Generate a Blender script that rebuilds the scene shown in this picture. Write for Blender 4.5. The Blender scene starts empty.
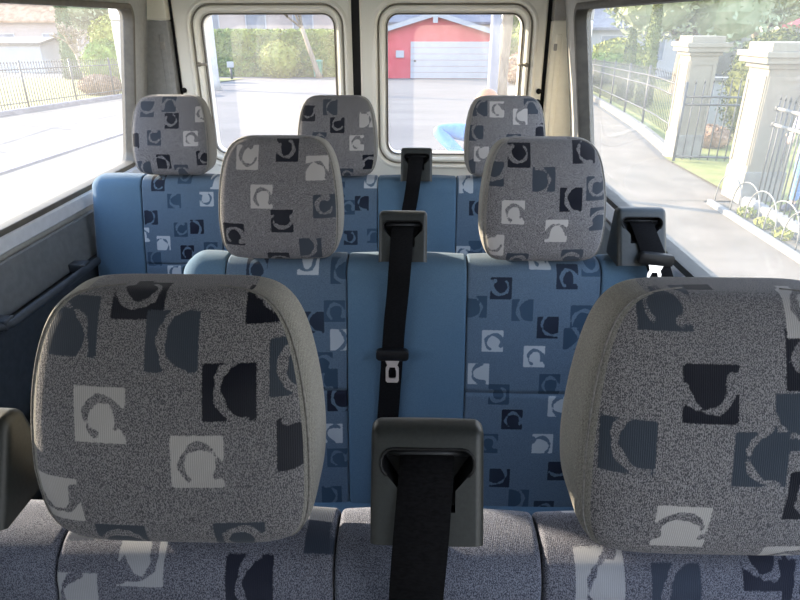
import bpy, bmesh, math, random
import numpy as np
from mathutils import Vector

random.seed(11)
RNG = np.random.default_rng(5)
sc = bpy.context.scene
col = sc.collection
EYE = 2.15            # camera height above the road; geometry below is written relative to the eye
PI = math.pi
ORG = {}

# ------------------------------------------------------------------ materials
def new_mat(name):
    m = bpy.data.materials.new(name); m.use_nodes = True
    nt = m.node_tree; nt.nodes.clear()
    out = nt.nodes.new('ShaderNodeOutputMaterial')
    b = nt.nodes.new('ShaderNodeBsdfPrincipled')
    nt.links.new(b.outputs[0], out.inputs[0])
    return m, nt, b

def N(nt, kind, **kw):
    n = nt.nodes.new(kind)
    for k, v in kw.items():
        if k in n.inputs: n.inputs[k].default_value = v
        else: setattr(n, k, v)
    return n

def rgba(c): return (c[0], c[1], c[2], 1)

def mixc(nt, fac, a, b):
    n = nt.nodes.new('ShaderNodeMix'); n.data_type = 'RGBA'
    for sock, v in ((n.inputs[0], fac), (n.inputs[6], a), (n.inputs[7], b)):
        if hasattr(v, 'is_linked'): nt.links.new(v, sock)
        elif isinstance(v, (int, float)): sock.default_value = v
        else: sock.default_value = rgba(v)
    return n.outputs[2]

def ramp(nt, src, p0, p1, c0=(0, 0, 0), c1=(1, 1, 1)):
    r = nt.nodes.new('ShaderNodeValToRGB')
    r.color_ramp.elements[0].position = p0; r.color_ramp.elements[0].color = rgba(c0)
    r.color_ramp.elements[1].position = p1; r.color_ramp.elements[1].color = rgba(c1)
    nt.links.new(src, r.inputs[0]); return r.outputs[0]

def noise(nt, scale, detail=2, stretch=None, rough=.5):
    tc = N(nt, 'ShaderNodeTexCoord'); v = tc.outputs['Object']
    if stretch:
        mp = N(nt, 'ShaderNodeMapping'); mp.inputs['Scale'].default_value = stretch
        nt.links.new(v, mp.inputs[0]); v = mp.outputs[0]
    n = N(nt, 'ShaderNodeTexNoise'); n.inputs['Scale'].default_value = scale
    n.inputs['Detail'].default_value = detail; n.inputs['Roughness'].default_value = rough
    nt.links.new(v, n.inputs['Vector']); return n.outputs[0]

def bump(nt, b, src, strength, dist):
    bp = N(nt, 'ShaderNodeBump'); bp.inputs['Strength'].default_value = strength; bp.inputs['Distance'].default_value = dist
    nt.links.new(src, bp.inputs['Height']); nt.links.new(bp.outputs[0], b.inputs['Normal'])

def mottled(name, c0, c1, scale, rough=.7, detail=3, metallic=0, bmp=None, stretch=None, p=(.35, .65), spec=None):
    m, nt, b = new_mat(name)
    s = noise(nt, scale, detail, stretch)
    nt.links.new(ramp(nt, s, p[0], p[1], c0, c1), b.inputs['Base Color'])
    b.inputs['Roughness'].default_value = rough; b.inputs['Metallic'].default_value = metallic
    if spec is not None: b.inputs['Specular IOR Level'].default_value = spec
    if bmp: bump(nt, b, s, *bmp)
    return m

def fabric(name, light, dark, warp, motif=True, contrast=(.40, .58), tones=None):
    """woven moquette: salt-and-pepper speckle, fine vertical ribs, and (motif) the scattered swirl squares"""
    m, nt, b = new_mat(name)
    sp = noise(nt, 1250, 1.0, (1.0, 1.0, .42), .4)
    col_ = ramp(nt, sp, contrast[0], contrast[1], dark, light)
    tc = N(nt, 'ShaderNodeTexCoord')
    wv = N(nt, 'ShaderNodeTexWave'); wv.wave_type = 'BANDS'; wv.bands_direction = 'X'
    wv.inputs['Scale'].default_value = 170; wv.inputs['Distortion'].default_value = 1.2
    nt.links.new(tc.outputs['Object'], wv.inputs['Vector'])
    if motif:
        at = N(nt, 'ShaderNodeAttribute'); at.attribute_name = 'motif'
        sep = N(nt, 'ShaderNodeSeparateColor'); nt.links.new(at.outputs['Color'], sep.inputs[0])
        edge = noise(nt, 600, 1)
        for k, c in enumerate(tones):
            sub = N(nt, 'ShaderNodeMath', operation='MULTIPLY_ADD'); nt.links.new(edge, sub.inputs[0])
            sub.inputs[1].default_value = .10; nt.links.new(sep.outputs[k], sub.inputs[2])
            mask = ramp(nt, sub.outputs[0], .535, .575)
            lo = tuple(x * .80 for x in c)
            tone = mixc(nt, wv.outputs['Fac'], lo, c)
            col_ = mixc(nt, mask, col_, tone)
    big = noise(nt, 7, 2)
    col_ = mixc(nt, ramp(nt, big, .35, .7, (.0, .0, .0), (.22, .22, .22)), col_, warp)
    nt.links.new(col_, b.inputs['Base Color'])
    b.inputs['Roughness'].default_value = .92
    b.inputs['Specular IOR Level'].default_value = .12
    b.inputs['Sheen Weight'].default_value = .15; b.inputs['Sheen Roughness'].default_value = .4
    ad = N(nt, 'ShaderNodeMath', operation='ADD'); nt.links.new(sp, ad.inputs[0]); nt.links.new(wv.outputs['Fac'], ad.inputs[1])
    bump(nt, b, ad.outputs[0], .35, .0006)
    return m

def glass(name, tint, film, film_col, gloss=.06):
    m = bpy.data.materials.new(name); m.use_nodes = True
    nt = m.node_tree; nt.nodes.clear()
    out = N(nt, 'ShaderNodeOutputMaterial')
    tr = N(nt, 'ShaderNodeBsdfTransparent'); tr.inputs[0].default_value = rgba(tint)
    gl = N(nt, 'ShaderNodeBsdfGlossy'); gl.inputs['Roughness'].default_value = .02; gl.inputs[0].default_value = (1, 1, 1, 1)
    lw = N(nt, 'ShaderNodeLayerWeight'); lw.inputs[0].default_value = .5
    pw = N(nt, 'ShaderNodeMath', operation='POWER'); nt.links.new(lw.outputs['Facing'], pw.inputs[0]); pw.inputs[1].default_value = 5
    fr = N(nt, 'ShaderNodeMath', operation='MULTIPLY_ADD'); nt.links.new(pw.outputs[0], fr.inputs[0]); fr.inputs[1].default_value = .16; fr.inputs[2].default_value = .025
    mx = N(nt, 'ShaderNodeMixShader'); nt.links.new(fr.outputs[0], mx.inputs[0]); nt.links.new(tr.outputs[0], mx.inputs[1]); nt.links.new(gl.outputs[0], mx.inputs[2])
    tl = N(nt, 'ShaderNodeBsdfTranslucent'); tl.inputs[0].default_value = rgba(film_col)
    ns = noise(nt, 2.2, 4, (1, 1.4, .6))
    fac = ramp(nt, ns, .3, .75, (film * .8,) * 3, (film * 1.2,) * 3)
    m2 = N(nt, 'ShaderNodeMixShader'); nt.links.new(fac, m2.inputs[0])
    nt.links.new(mx.outputs[0], m2.inputs[1]); nt.links.new(tl.outputs[0], m2.inputs[2])
    nt.links.new(m2.outputs[0], out.inputs[0])
    return m

NAVY, SLATE, CREAM = (.007, .008, .014), (.040, .050, .066), (.42, .40, .385)
M = {}
M['head'] = fabric('headrest fabric', (.232, .222, .226), (.062, .061, .068), (.11, .112, .125), True, (.42, .58), (NAVY, SLATE, CREAM))
M['head_plain'] = fabric('headrest gusset fabric', (.26, .25, .225), (.13, .125, .115), (.19, .185, .17), False, (.3, .7))
M['back'] = fabric('backrest fabric', (.098, .140, .190), (.064, .094, .135), (.064, .112, .175), True, (.38, .6), ((.012, .014, .026), (.030, .055, .090), (.40, .435, .47)))
M['plain'] = fabric('plain blue fabric', (.095, .160, .225), (.060, .106, .165), (.056, .120, .200), False, (.3, .7))
M['backf'] = fabric('front backrest fabric', (.200, .205, .245), (.045, .047, .064), (.09, .097, .13), True, (.42, .58), ((.012, .014, .026), (.035, .045, .068), (.38, .385, .41)))
M['plainf'] = fabric('front plain fabric', (.190, .200, .245), (.045, .049, .068), (.09, .10, .14), False, (.42, .58))
M['piping'] = mottled('seam piping', (.12, .115, .11), (.19, .18, .17), 300, .9)
M['plastic'] = mottled('grey green plastic', (.013, .0155, .015), (.018, .021, .020), 260, .48, bmp=(.15, .0005))
M['slot'] = mottled('black plastic', (.005, .005, .006), (.008, .008, .009), 120, .5, spec=.3)
M['webbing'] = mottled('black webbing', (.004, .004, .0045), (.008, .008, .009), 500, .95, stretch=(.4, 1, 1), bmp=(.3, .0004), spec=.08)
M['chrome'] = mottled('brushed steel', (.62, .63, .65), (.72, .73, .75), 40, .28, metallic=1)
M['frame'] = mottled('dark steel', (.03, .032, .036), (.04, .042, .046), 30, .5, metallic=.3)
M['door'] = mottled('cream enamel', (.88, .85, .75), (.91, .88, .79), 3, .35)
M['pillar'] = mottled('warm grey plastic', (.30, .30, .285), (.34, .335, .32), 60, .6, bmp=(.1, .0004))
M['dpillar'] = mottled('light grey plastic', (.86, .81, .67), (.89, .84, .70), 60, .55)
M['cap'] = mottled('taupe plastic', (.33, .31, .28), (.37, .35, .32), 60, .6)
M['panel'] = mottled('grey wall panel', (.13, .14, .15), (.16, .17, .18), 40, .55)
M['sill'] = mottled('pale grey sill plastic', (.56, .58, .62), (.62, .64, .68), 40, .45)
M['darktrim'] = mottled('dark blue grey plastic', (.022, .028, .036), (.034, .040, .050), 50, .6)
M['carpet'] = mottled('grey van carpet', (.08, .085, .09), (.12, .125, .13), 300, .95)
M['seal'] = mottled('dark brown rubber seal', (.030, .026, .020), (.05, .044, .034), 30, .6)
M['midseal'] = mottled('taupe rubber seal', (.10, .088, .07), (.13, .115, .09), 30, .6)
M['lightseal'] = mottled('beige rubber seal', (.24, .215, .17), (.30, .27, .22), 30, .6)
M['liner'] = mottled('pale roof liner', (.72, .71, .68), (.76, .75, .72), 80, .9)
M['glass_left'] = glass('dusty left glass', (.90, .90, .89), .05, (.95, .93, .90))
M['glass_right'] = glass('dusty right glass', (.91, .90, .87), .13, (.97, .90, .76))
M['glass_rear'] = glass('rear door glass', (.90, .89, .89), .075, (.95, .93, .90))
M['glass_front'] = glass('light-dimming windscreen glass', (.34, .36, .36), .01, (.9, .9, .9))  # unseen windscreen, darkened to cut the light on the seat fronts
M['glass_cab'] = glass('light-dimming cab glass', (.34, .36, .36), .01, (.9, .9, .9))  # unseen cab windows, darkened so less daylight comes from the front
M['paint'] = mottled('white van paint', (.7, .7, .7), (.74, .74, .74), 4, .3)
# outside
M['road'] = mottled('pale asphalt', (0.066, 0.060, 0.057), (0.088, 0.081, 0.076), 1.1, .9, 6, stretch=(.35, 1, 1))
M['pave'] = mottled('beige pavement', (.108, .086, .064), (.150, .121, .092), 2.2, .9, 6)
M['gravel'] = mottled('gravel strip', (0.108, 0.087, 0.066), (0.180, 0.156, 0.120), 9, .95, 5)
M['kerb'] = mottled('pale kerb stone', (0.167, 0.158, 0.147), (0.194, 0.185, 0.174), 5, .85)
M['lawn'] = mottled('spring lawn', (0.112, 0.123, 0.022), (0.179, 0.174, 0.042), 3, .95, 5)
M['iron'] = mottled('grey iron', (.045, .044, .043), (.065, .063, .06), 20, .5, metallic=.2)
M['paleiron'] = mottled('pale painted iron', (0.151, 0.146, 0.134), (0.179, 0.174, 0.159), 20, .5)
M['render'] = mottled('cream pillar render', (.195, .172, .125), (.225, .20, .15), 2.4, .85, 5)
M['renderdirt'] = mottled('stained render', (0.150, 0.141, 0.123), (0.228, 0.216, 0.186), 4, .9, 5)
M['stone'] = mottled('grey cap stone', (.10, .092, .082), (.14, .13, .115), 6, .85, 4)
M['red'] = mottled('red render', (0.416, 0.048, 0.056), (0.480, 0.068, 0.080), 2, .8)
M['white'] = mottled('white paint', (.30, .305, .32), (.33, .335, .35), 2, .6)
M['slate'] = mottled('grey roof', (0.120, 0.116, 0.128), (0.168, 0.160, 0.176), 5, .8)
M['redroof'] = mottled('red roof', (0.336, 0.068, 0.060), (0.416, 0.104, 0.088), 5, .8)
M['housepink'] = mottled('pinkish house render', (0.290, 0.242, 0.220), (0.317, 0.273, 0.251), 1, .85)
M['housecream'] = mottled('cream house render', (0.407, 0.374, 0.286), (0.435, 0.402, 0.319), 1, .85)
M['housewhite'] = mottled('white house render', (0.304, 0.304, 0.304), (0.328, 0.328, 0.324), 1, .85)
M['winpane'] = mottled('dark window pane', (.10, .12, .15), (.16, .18, .22), 1, .15)
M['bark'] = mottled('tan bark', (.15, .115, .08), (.23, .185, .13), 8, .9, 5, stretch=(1, 1, .25))
M['birch'] = mottled('pale bark', (0.385, 0.364, 0.336), (0.490, 0.469, 0.434), 5, .9, 4, stretch=(1, 1, .4))
M['post'] = mottled('pale blue grey post', (0.253, 0.275, 0.341), (0.303, 0.325, 0.385), 3, .5)
M['bingreen'] = mottled('green bin plastic', (.05, .19, .12), (.07, .24, .15), 5, .5)
def leafm(name, a, b): return mottled(name, a, b, 2.5, .8, 4, spec=.2)
M['hedge'] = leafm('hedge leaves', (0.070, 0.128, 0.022), (0.192, 0.230, 0.045))
M['thuja'] = leafm('thuja leaves', (.05, .075, .015), (.14, .16, .045))
M['cypress'] = leafm('cypress leaves', (.05, .085, .04), (.10, .15, .07))
M['paleleaf'] = leafm('pale spring leaves', (0.191, 0.230, 0.128), (0.293, 0.319, 0.210))
M['yellowleaf'] = leafm('yellow spring leaves', (.16, .18, .035), (.26, .26, .06))
M['olive'] = leafm('olive leaves', (.035, .045, .008), (.10, .105, .022))
M['brownleaf'] = leafm('brown leaves', (.20, .12, .07), (.33, .22, .14))
M['skin'] = mottled('skin', (.60, .38, .27), (.66, .43, .32), 12, .55)
M['hair'] = mottled('ginger blond hair', (.17, .058, .014), (.24, .09, .025), 60, .6, stretch=(1, 1, .2))
M['jacket'] = mottled('light blue jacket', (.035, .15, .36), (.055, .20, .42), 14, .75)
M['shirt'] = mottled('white shirt', (0.450, 0.444, 0.456), (0.492, 0.486, 0.498), 14, .8)
M['lavender'] = mottled('lavender top', (.55, .45, .66), (.62, .52, .73), 14, .8)
M['jeans'] = mottled('blue jeans', (.10, .20, .42), (.17, .29, .54), 30, .85)
M['darkcloth'] = mottled('dark cloth', (.03, .03, .05), (.05, .05, .07), 30, .85)

# ------------------------------------------------------------------ object helpers
def tag(o, label=None, cat=None, group=None, kind=None):
    if label: o['label'] = label
    if cat: o['category'] = cat
    if group: o['group'] = group
    if kind: o['kind'] = kind
    return o

def empty(name, loc, label=None, cat=None, group=None):
    o = bpy.data.objects.new(name, None); col.objects.link(o)
    o.location = loc; ORG[o.name] = Vector(loc); o.empty_display_size = .1
    return tag(o, label, cat, group)

def build(name, verts, faces, mat, parent=None, smooth=True, mats=None, fm=None, recalc=True):
    off = ORG.get(parent.name, Vector((0, 0, 0))) if parent else Vector((0, 0, 0))
    me = bpy.data.meshes.new(name)
    me.from_pydata([tuple(Vector(v) - off) for v in verts], [], faces)
    for m in (mats or [mat]): me.materials.append(m)
    if fm: me.polygons.foreach_set('material_index', fm)
    if recalc:
        bm = bmesh.new(); bm.from_mesh(me); bmesh.ops.recalc_face_normals(bm, faces=bm.faces); bm.to_mesh(me); bm.free()
    if smooth: me.polygons.foreach_set('use_smooth', [True] * len(me.polygons))
    o = bpy.data.objects.new(name, me); col.objects.link(o)
    if parent: o.parent = parent
    ORG[o.name] = off
    return o

def autosmooth(o, deg=35):
    bm = bmesh.new(); bm.from_mesh(o.data)
    for e in bm.edges:
        if len(e.link_faces) == 2 and e.calc_face_angle(0) > math.radians(deg): e.smooth = False
    bm.to_mesh(o.data); bm.free(); return o

class MB:
    def __init__(s): s.v = []; s.f = []; s.m = []; s.cur = 0
    def add(s, vs, fs):
        b = len(s.v); s.v += [tuple(v) for v in vs]; s.f += [tuple(i + b for i in f) for f in fs]; s.m += [s.cur] * len(fs)
    def hexa(s, p): s.add(p, [(0, 1, 2, 3), (7, 6, 5, 4), (0, 4, 5, 1), (1, 5, 6, 2), (2, 6, 7, 3), (3, 7, 4, 0)])
    def box(s, x0, x1, y0, y1, z0, z1):
        s.hexa([(x0, y0, z0), (x1, y0, z0), (x1, y1, z0), (x0, y1, z0), (x0, y0, z1), (x1, y0, z1), (x1, y1, z1), (x0, y1, z1)])
    def tube(s, pts, r, n=8, cap=True):
        pts = [Vector(p) for p in pts]; rs = r if isinstance(r, (list, tuple)) else [r] * len(pts)
        up = None; loops = []
        for i, p in enumerate(pts):
            d = (pts[min(i + 1, len(pts) - 1)] - pts[max(i - 1, 0)]).normalized()
            if up is None:
                up = Vector((0, 0, 1)) if abs(d.z) < .9 else Vector((1, 0, 0))
            a = d.cross(up).normalized(); up = a.cross(d).normalized()
            loops.append([p + (a * math.cos(2 * PI * k / n) + up * math.sin(2 * PI * k / n)) * rs[i] for k in range(n)])
        s.loft(loops, cap, cap)
    def loft(s, loops, cap0=False, cap1=False, closed=True):
        n = len(loops[0]); vs = [v for l in loops for v in l]; fs = []
        for i in range(len(loops) - 1):
            for k in range(n if closed else n - 1):
                k2 = (k + 1) % n
                fs.append((i * n + k, i * n + k2, (i + 1) * n + k2, (i + 1) * n + k))
        if cap0: fs.append(tuple(range(n - 1, -1, -1)))
        if cap1: fs.append(tuple((len(loops) - 1) * n + k for k in range(n)))
        s.add(vs, fs)
    def build(s, name, mat, parent=None, smooth=False, mats=None):
        return build(name, s.v, s.f, mat, parent, smooth, mats, s.m if mats else None)

def rrect(cx, cy, hw, hh, r, n=7):
    out = []
    for qx, qy, a0 in ((1, 1, 0), (-1, 1, 90), (-1, -1, 180), (1, -1, 270)):
        for k in range(n + 1):
            a = math.radians(a0 + 90 * k / n)
            out.append((cx + qx * (hw - r) + r * math.cos(a), cy + qy * (hh - r) + r * math.sin(a)))
    return out

def rbox(m, c, h, r, n=4):
    """rounded box lofted along z into builder m"""
    L = []
    for k in range(n + 1):
        a = PI / 2 * k / n; i = r * (1 - math.sin(a))
        L.append([(x, y, c[2] - h[2] + r * (1 - math.cos(a))) for x, y in rrect(c[0], c[1], h[0] - i, h[1] - i, max(r - i, .0005), 4)])
    for k in range(n, -1, -1):
        a = PI / 2 * k / n; i = r * (1 - math.sin(a))
        L.append([(x, y, c[2] + h[2] - r * (1 - math.cos(a))) for x, y in rrect(c[0], c[1], h[0] - i, h[1] - i, max(r - i, .0005), 4)])
    m.loft(L, True, True)

# ------------------------------------------------------------------ moquette motif: squares with a brushed swirl
SQ = .0475
def parse(s):
    out = []
    for w in s.split():
        a, b, t = w[1:].split(','); out.append((w[0], float(a) / 1000, float(b) / 1000, t[0], float(t[1:])))
    return out

def motif_field(U, V, items, mirror=False):
    """three signed fields (navy, slate, cream), .5 at the edge of a shape"""
    F = np.full((3,) + U.shape, -1.0)
    for i, (tone, cu, cv, typ, rot) in enumerate(items):
        du, dv = U - cu, V - cv
        sel = (abs(du) < SQ) & (abs(dv) < SQ)
        if not sel.any(): continue
        x, y = du[sel] / SQ, dv[sel] / SQ
        sq = .5 - np.maximum(abs(x), abs(y))
        a = math.radians(rot + ((i * 37) % 25 - 12)); flip = -1 if i % 3 == 2 else 1
        xr, yr = (x * math.cos(a) + y * math.sin(a)) * flip, -x * math.sin(a) + y * math.cos(a)
        wob = .022 * np.sin(9 * xr + 3 * i) + .022 * np.sin(12 * yr + i) + .012 * np.sin(23 * (xr + yr) + 2 * i)
        if typ == 'A':
            px, py, R, a0, a1, t0, t1 = ((.05, -.06, .36, -35., 235., .075, .055), (.0, -.14, .42, -12., 190., .085, .06), (.04, -.02, .33, -30., 250., .095, .045))[(i * 5) % 3]
        else:
            px, py, R, a0, a1, t0, t1 = .30, .0, .52, 100., 262., .055, .07
        ex, ey = xr - px, yr - py
        ang = np.degrees(np.arctan2(ey, ex)) % 360
        ang = np.where(ang > 300, ang - 360, ang)
        tt = np.clip((ang - a0) / (a1 - a0), 0, 1)
        ac = np.radians(a0 + tt * (a1 - a0))
        dist = np.hypot(ex - R * np.cos(ac), ey - R * np.sin(ac))
        stroke = (t0 + (t1 - t0) * tt) - dist + wob
        if typ == 'A':      # the heavy end runs off the square's edge
            e2 = np.hypot(xr - .52, (yr + .12) * .75)
            stroke = np.maximum(stroke, .15 - e2 + wob)
        val = np.minimum(sq, -stroke) * SQ
        k = 'DSL'.index(tone)
        F[k][sel] = np.maximum(F[k][sel], np.clip(val / .012, -1, 1))
    return F * .5 + .5

def set_motif(o, F):
    me = o.data; n = len(me.vertices)
    at = me.attributes.new('motif', 'FLOAT_COLOR', 'POINT')
    buf = np.ones((n, 4), dtype=np.float32); buf[:, 0:3] = F.reshape(3, -1).T
    at.data.foreach_set('color', buf.ravel())

MOT = {
'H1L':"D-24,122,A180 S9,82,B0 S-82,92,B30 D60,42,B10 D96,119,B45 S118,60,A90 D124,-5,B180 L-55,22,A0 L-104,-60,A180 L31,-17,A0 S62,-104,A10 S-49,-109,A0",
'H1R':"S-64,118,A0 D-40,158,B90 D-27,47,A180 S-94,0,B20 S18,-6,B0 L-41,-75,A0 L62,-120,A0 L62,114,A90 D68,-40,A90 D60,74,A90 S51,25,B90",
'H2L':"L-62,89,A120 D22,105,A180 L85,69,B60 L-31,14,A0 S100,-6,A90 D11,-35,A180 D-95,-65,A-20 S68,-95,B160 D-3,-128,A0",
'H2R':"D-58,96,A180 S-112,59,B90 S-7,51,B0 D50,12,B10 S105,33,A90 S115,-28,A0 D76,104,B0 L-68,-14,A0 L23,-51,A0 L-107,-85,A120 S-53,-125,A0 S62,-115,A0",
'H3L':"D15,51,A200 S-68,85,B90 S4,101,A0 S-45,-1,A100 L75,-3,A0 D-20,-76,B45 D113,-65,A90 S-89,-99,B0 S35,-109,A0 L114,70,A90 D-121,-11,B0",
'H3M':"S-19,93,B0 D5,40,A90 L100,56,B0 S-53,-5,A0 L68,-14,A20 D110,-75,A0 D-91,74,B90 S32,-119,A0",
'H3R':"S-87,91,B0 L-33,88,A30 L42,67,A90 S-99,17,B20 S22,-8,A0 L-80,-47,A120 D116,24,B200 S-121,-87,B0 S77,98,A0",
'B1L':"S-347,20,B180 L-270,-10,A220 L-337,-47,A90 D-161,-32,B0 S-85,16,B45",
'B1R':"L184,-26,B0 S257,-32,B0 D345,-2,A180 D382,-29,B0",
'B2L':"D-349,-17,A0 L-236,-5,A200 S-163,-24,A90 S-178,-106,A0 D-225,-131,B0 L-165,-169,B0 S-207,-220,A0 D-174,-309,B30 L-187,-386,A60 S-177,-447,A20 S-192,-543,B180 S-196,-257,A90 D-281,-186,A90 L-342,-130,A0 D-262,-315,B0 S-300,-412,A90",
'B2R':"D188,-53,A180 D331,-30,A0 S135,-93,B0 S236,-99,B0 D293,-136,B20 S365,-111,B120 L173,-167,A0 L266,-200,A0 L144,-241,A90 S303,-262,A0 S191,-287,A180 S352,-160,B0 S385,-3,A180 L272,8,A0 L326,-313,A90 D223,-345,A10 S170,-404,A0 L295,-402,A330 D335,-470,B90 D201,-490,B150 S248,-542,B0 D308,-571,A0 L392,-189,A0 D396,-305,B0 S409,-424,A0",
'B3L':"D-875,-20,A90 S-784,3,A180 S-821,-75,A90 L-710,-68,A180 D-904,-129,B160 D-747,-158,B30 S-803,-168,A90 L-937,-186,A0 L-865,-213,B45 D-784,-243,A0 S-901,-267,B0 L-834,-312,A90 L-970,-292,A0 S-703,-232,A0 L-673,-12,A0",
'B3M':"D-183,-78,B20 D-221,-190,A180 S-142,-183,A0 L-152,-6,A180 S-230,-91,A0 D-309,-118,A0 L-328,-201,B0 S-263,-36,A0 L-278,-275,A90",
'B3R':"L167,-20,B0 D202,-91,B0 L162,-238,A0 S203,-220,B90 D281,-49,A90 L334,-113,A0 S364,-48,A0 D389,-195,B0 S252,-180,A0",
}
def fill_below(items, x0, x1, ztop, zbot, seed):
    r = random.Random(seed); out = list(items); z = ztop
    while z > zbot:
        x = x0 + .03 + r.random() * .05
        while x < x1 - .01:
            zz = z + (r.random() - .5) * .04
            if all(max(abs(x - q[1]), abs(zz - q[2])) > SQ * 1.1 for q in out):
                out.append((r.choice('DSL'), x, zz, r.choice('AB'), r.choice((0, 90, 180, 270))))
            x += .085 + r.random() * .03
        z -= .07
    return out

# ------------------------------------------------------------------ seats
LEAN = math.tan(math.radians(12))
def superellipse(a, b, e, n, span):
    """n points, even arc length, of a superellipse over the angle span"""
    t = np.linspace(span[0], span[1], 6000)
    c, s = np.cos(t), np.sin(t)
    x = a * np.sign(c) * abs(c) ** (2 / e); y = b * np.sign(s) * abs(s) ** (2 / e)
    L = np.concatenate([[0], np.cumsum(np.hypot(np.diff(x), np.diff(y)))])
    q = np.linspace(0, L[-1], n)
    return np.interp(q, L, x), np.interp(q, L, y)

def headrest(parent, cx, y0, key, res, zc=-.338, hh=.128, hw=.1325, hd=.050, dz=0.0):
    nth = int(.80 / res); nph = int(.40 / res)
    zc += dz
    hx, hy = superellipse(1, 1, 6.0, nth, (0, 2 * PI)); hx, hy = hx[:-1], hy[:-1]   # horizontal section
    r, z = superellipse(1, hh / .10, 7.0, nph, (-PI / 2, PI / 2)); z = z * .10; r = abs(r)
    Z = np.repeat(z, len(hx)); R = np.repeat(r, len(hx))
    X = np.tile(hx, len(z)); Y = np.tile(hy, len(z))
    t = Z / hh
    w = hw * (1 - .20 * np.clip((t + .25) / 1.25, 0, 1) ** 2.2 - .07 * np.clip((-.25 - t) / .75, 0, 1) ** 2)
    d = hd * (1 - .42 * np.clip(t, -.3, 1))
    px = X * R * w
    py = Y * R * d
    py = np.where(py < 0, py - .010 * (1 - np.clip(abs(X), 0, 1) ** 2) * R * (1 - t * t), py)   # plump front
    py = py + .12 * Z + .012 * np.clip(t, 0, 1) ** 2
    V = np.stack([cx + px, y0 + py, zc + Z], 1)
    n = len(hx); m = len(z)
    vs = [tuple(v) for v in V]
    fs = [(i * n + k, i * n + (k + 1) % n, (i + 1) * n + (k + 1) % n, (i + 1) * n + k) for i in range(m - 1) for k in range(n)]
    o = build('headrest', vs, fs, M['head'], parent, True, recalc=False, mats=[M['head'], M['head_plain']],
              fm=[1 if abs(X[f[0]]) > .925 and Y[f[0]] > -.86 and abs(z[f[0] // n]) < hh * .985 else 0 for f in fs])
    ls = np.concatenate([[0], np.cumsum(np.hypot(np.diff(r * hd * .9), np.diff(z)))]); ls -= ls[-1] / 2      # cloth length up the front
    F = motif_field(px, np.repeat(ls, len(hx)), parse(MOT[key]))
    face = (Y < -.2)
    F = np.where(face[None], F, 0.0)
    set_motif(o, F)
    # stitched seams where the front panel meets each side gusset
    for sgn in (-1, 1):
        k = min((q for q in range(n) if hy[q] < 0 and hx[q] * sgn > 0), key=lambda q: abs(abs(hx[q]) - .955))
        idx = [i * n + k for i in range(int(m * .10), int(m * .90), 3)]
        mb = MB(); mb.tube([V[i] + np.array([sgn * .0002, -.0002, 0]) for i in idx], .0011 if res < .003 else .0016, 6)
        mb.build('seam', M['piping'], o, True)
    for sgn in (-1, 1):
        mb = MB(); mb.tube([(cx + sgn * .055, y0 + .008, zc - hh + .03), (cx + sgn * .055, y0 + .012, zc - hh - .06)], .006, 10)
        mb.build('post', M['chrome'], o, True)
    return o

def resample(pts, ds):
    P = np.array(pts); L = np.concatenate([[0], np.cumsum(np.hypot(*np.diff(P, axis=0).T))])
    n = max(2, int(L[-1] / ds) + 1); q = np.linspace(0, L[-1], n)
    return np.stack([np.interp(q, L, P[:, 0]), np.interp(q, L, P[:, 1])], 1)

def back_profile(yF, zt, h=.62, T=.095, r=.045):
    pts = []
    f = lambda z: yF + LEAN * (z - zt)
    zz = np.linspace(zt - h, zt - r, 60)
    for z in zz:
        s = (zt - z) / h
        pts.append((f(z) - .012 * math.sin(PI * min(1, max(0, (s - .05) / .95))), z))
    y_a = f(zt - r)
    for k in range(1, 13):
        a = PI / 2 * k / 12
        pts.append((y_a + r * (1 - math.cos(a)) + LEAN * 0, zt - r + r * math.sin(a)))
    yb = y_a + T
    rb = .030
    for k in range(0, 11):
        a = PI / 2 * k / 10
        pts.append((yb - rb + rb * math.sin(a), zt - rb + rb * math.cos(a)))
    for z in np.linspace(zt - rb - .01, zt - h, 20):
        pts.append((yb + LEAN * (z - (zt - rb)), z))
    return pts

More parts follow.
